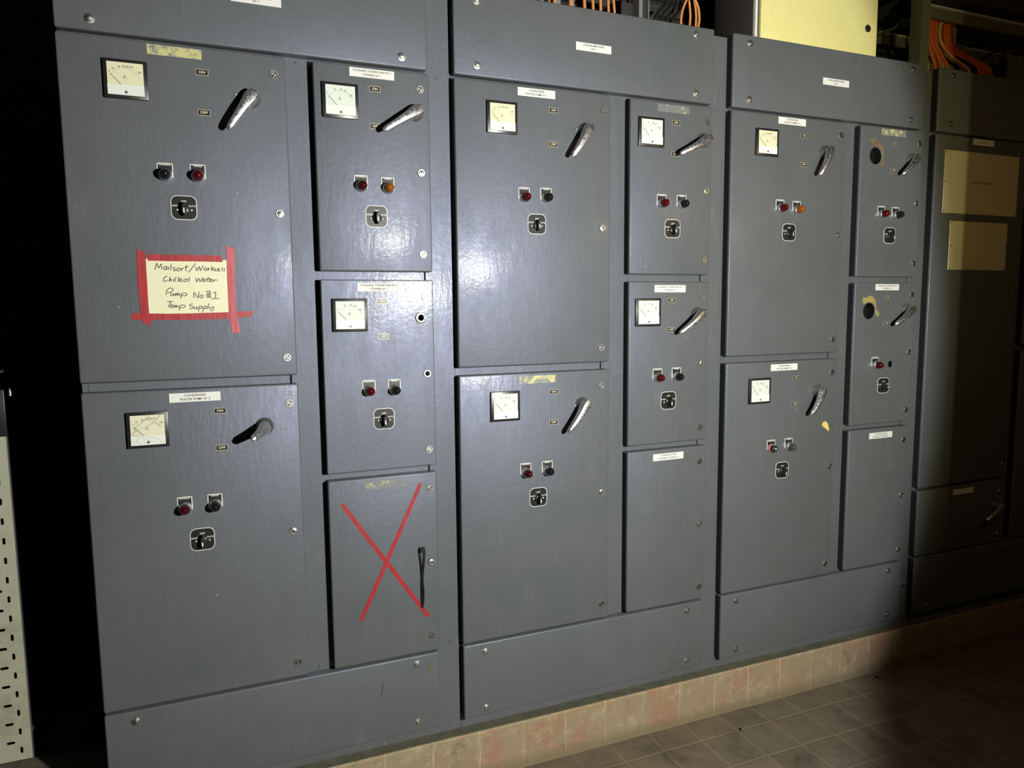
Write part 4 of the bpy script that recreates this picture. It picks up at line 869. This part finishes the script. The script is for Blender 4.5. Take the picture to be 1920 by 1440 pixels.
# orange cables above the second cabinet
wid = [0.003, 0.0055, 0.0065, 0.0055, 0.005, 0.005, 0.0045, 0.0045]
cn = ['leftmost thin orange cable rising behind the second cabinet top', 'second orange cable from left behind the second cabinet top', 'thickest orange cable behind the second cabinet top, third from left', 'fourth orange cable from left behind the second cabinet top',
      'fifth orange cable from left behind the second cabinet top', 'sixth orange cable from left behind the second cabinet top', 'seventh orange cable from left behind the second cabinet top', 'rightmost curved cable of the straight orange row behind the second cabinet']
for i, (a, b_) in enumerate(CABLES2):
    bm = bmesh.new(); add_tube(bm, [(a - a, 0, 0.0), (a - a, 0, 0.07), ((b_ - a) * 0.6, 0.0, 0.14), ((b_ - a), 0.01, 0.25), ((b_ - a) * 1.5, 0.02, 0.9)], wid[i], 12)
    thing('orange_cable', (a, 0.15, 2.404), cn[i], 'cable', 'orange cables behind the second cabinet top', finish(bm, 'orange_cable', [COPPER]))
for i, (a, w_) in enumerate(((1.088, 0.009), (1.142, 0.006), (1.030, 0.006))):
    bm = bmesh.new(); add_box(bm, -w_, w_, 0, 0.002, 0, 0.6)
    thing('backing_strip', (a, 0.175, 2.404), ['pale wide strip behind the second and third orange cables', 'pale narrow strip right of the thickest orange cable', 'pale narrow strip left of the orange cables'][i], 'metal strip', 'pale strips behind the orange cables', finish(bm, 'backing_strip', [STRUT], smooth=False))
ln = ['leftmost of the looping orange cables left of the dark box side', 'second looping orange cable left of the dark box side', 'third looping orange cable left of the dark box side', 'rightmost of the looping orange cables, bowed outward']
for i, l in enumerate(LOOPS):
    a = l[0][0]; pts = catmull([(l[0][0] - a, 0, 0.0)] + [(x - a, 0, z - 2.404) for x, z in l] + [(l[-1][0] - a - 0.02, 0.02, 0.35)], 5)
    bm = bmesh.new(); add_tube(bm, pts, 0.0042, 12)
    thing('orange_cable', (a, (0.15, 0.17, 0.19, 0.13)[i], 2.404), ln[i], 'cable', 'looping orange cables', finish(bm, 'orange_cable', [COPPER]))
for i in range(4):
    x = 1.44 + i * 0.028
    bm = bmesh.new(); add_tube(bm, catmull([(0, 0, 0), (0.01, 0, 0.05), (0.05, 0.0, 0.12), (0.11, 0.02, 0.22), (0.13, 0.03, 0.6)], 5), 0.006, 10)
    thing('black_cable', (x, 0.20 + 0.015 * i, 2.404), 'black cable leaning right behind the second cabinet top', 'cable', 'black cables behind the second cabinet top', finish(bm, 'black_cable', [CABLEBLK]))
for i, (x0, x1, z1) in enumerate(((1.40 - 0.01, 1.475, 2.60), (1.495, 1.56, 2.585))):
    bm = bmesh.new(); w_ = (x1 - x0) / 2; add_box(bm, -w_, w_, 0, 0.09, 0, z1 - 2.404, 0, 0.004)
    thing('junction_box', ((x0 + x1) / 2, 0.33, 2.404), ['small dark box left of the open channel upright', 'small dark box right of the open channel upright'][i], 'junction box', 'small dark boxes on the cabinet top', finish(bm, 'junction_box', [TRAYDK]))
# orange cables at upper right, with perforated plates
rn = ['leftmost orange cable beside the olive upright', 'second orange cable from the olive upright', 'third orange cable from the olive upright', 'pinkish-orange cable, fourth from the olive upright', 'fifth orange cable from the olive upright', 'sixth orange cable from the olive upright', 'seventh orange cable from the olive upright', 'rightmost orange cable fanning out toward the right']
for i, l in enumerate(RIGHT['g']):
    a, zz = l[-1]
    yo = 0.15 + 0.0155 * i; x1_, z1_ = l[0]
    zt_ = 1.5 + 0.531 * (yo + 2.056) - 2.404
    pts = [(x1_ - a + 0.9, 0, zt_), (x1_ - a + 0.10, 0, zt_), (x1_ - a + 0.03, 0, zt_ - 0.008), (x1_ - a + 0.005, 0, zt_ - 0.028)] + [(x - a, 0, z - 2.404) for x, z in l] + [(0, 0, 0.0)]
    bm = bmesh.new(); add_tube(bm, catmull(pts, 5), 0.0072 if i < 3 else 0.0068, 12)
    thing('orange_cable', (a, yo, 2.404), rn[i], 'cable', 'orange cables fanning above the fourth cabinet', finish(bm, 'orange_cable', [ORANGE if i not in (3,) else COPPER]))
def perf_plate(x0, x1, z0, z1, y, label, holes):
    cu = bpy.data.curves.new('p', 'CURVE'); cu.dimensions = '2D'; cu.fill_mode = 'BOTH'; cu.extrude = 0.001
    def spl(pts):
        s = cu.splines.new('POLY'); s.points.add(len(pts) - 1)
        for q, (x, z) in zip(s.points, pts): q.co = (x, z, 0, 1)
        s.use_cyclic_u = True
    w_ = (x1 - x0) / 2
    spl([(-w_, 0), (w_, 0), (w_, z1 - z0), (-w_, z1 - z0)])
    for x, z in holes: spl(slot(x, z, 0.014, 0.009))
    o = bpy.data.objects.new('t', cu); me = bpy.data.meshes.new_from_object(o); bpy.data.objects.remove(o); bpy.data.curves.remove(cu)
    me.transform(Matrix.Rotation(math.radians(90), 4, 'X')); me.materials.clear(); me.materials.append(GALV)
    return thing('perforated_plate', ((x0 + x1) / 2, y, z0), label, 'bracket', 'perforated plates behind the orange cables', me)
perf_plate(RIGHT['plate2'][0][0], RIGHT['plate1'][1][0], 2.404, RIGHT['plate1'][0][1], 0.272, 'pale perforated plate behind the orange cables above the fourth cabinet', [(0.066, 0.26), (0.066, 0.22), (0.066, 0.18), (0.0, 0.16), (-0.055, 0.14), (0.02, 0.10), (-0.055, 0.09), (-0.01, 0.22), (-0.06, 0.23)])
for i, (x, y, w_) in enumerate(((1.655, -0.123, 0.004), (2.400, -0.050, 0.005))):
    bm = bmesh.new(); bmesh.ops.create_icosphere(bm, subdivisions=2, radius=w_)
    for v in bm.verts: v.co.z = max(0, v.co.z * 0.8 + w_ * 0.5); v.co.x *= 1.5 + 0.3 * math.sin(v.co.y * 900)
    thing('grit_lump', (x, y, 0.0), ['small black lump of grit on the floor tiles', 'small black lump of grit where plinth meets floor'][i], 'debris', None, finish(bm, 'grit_lump', [VOID]))
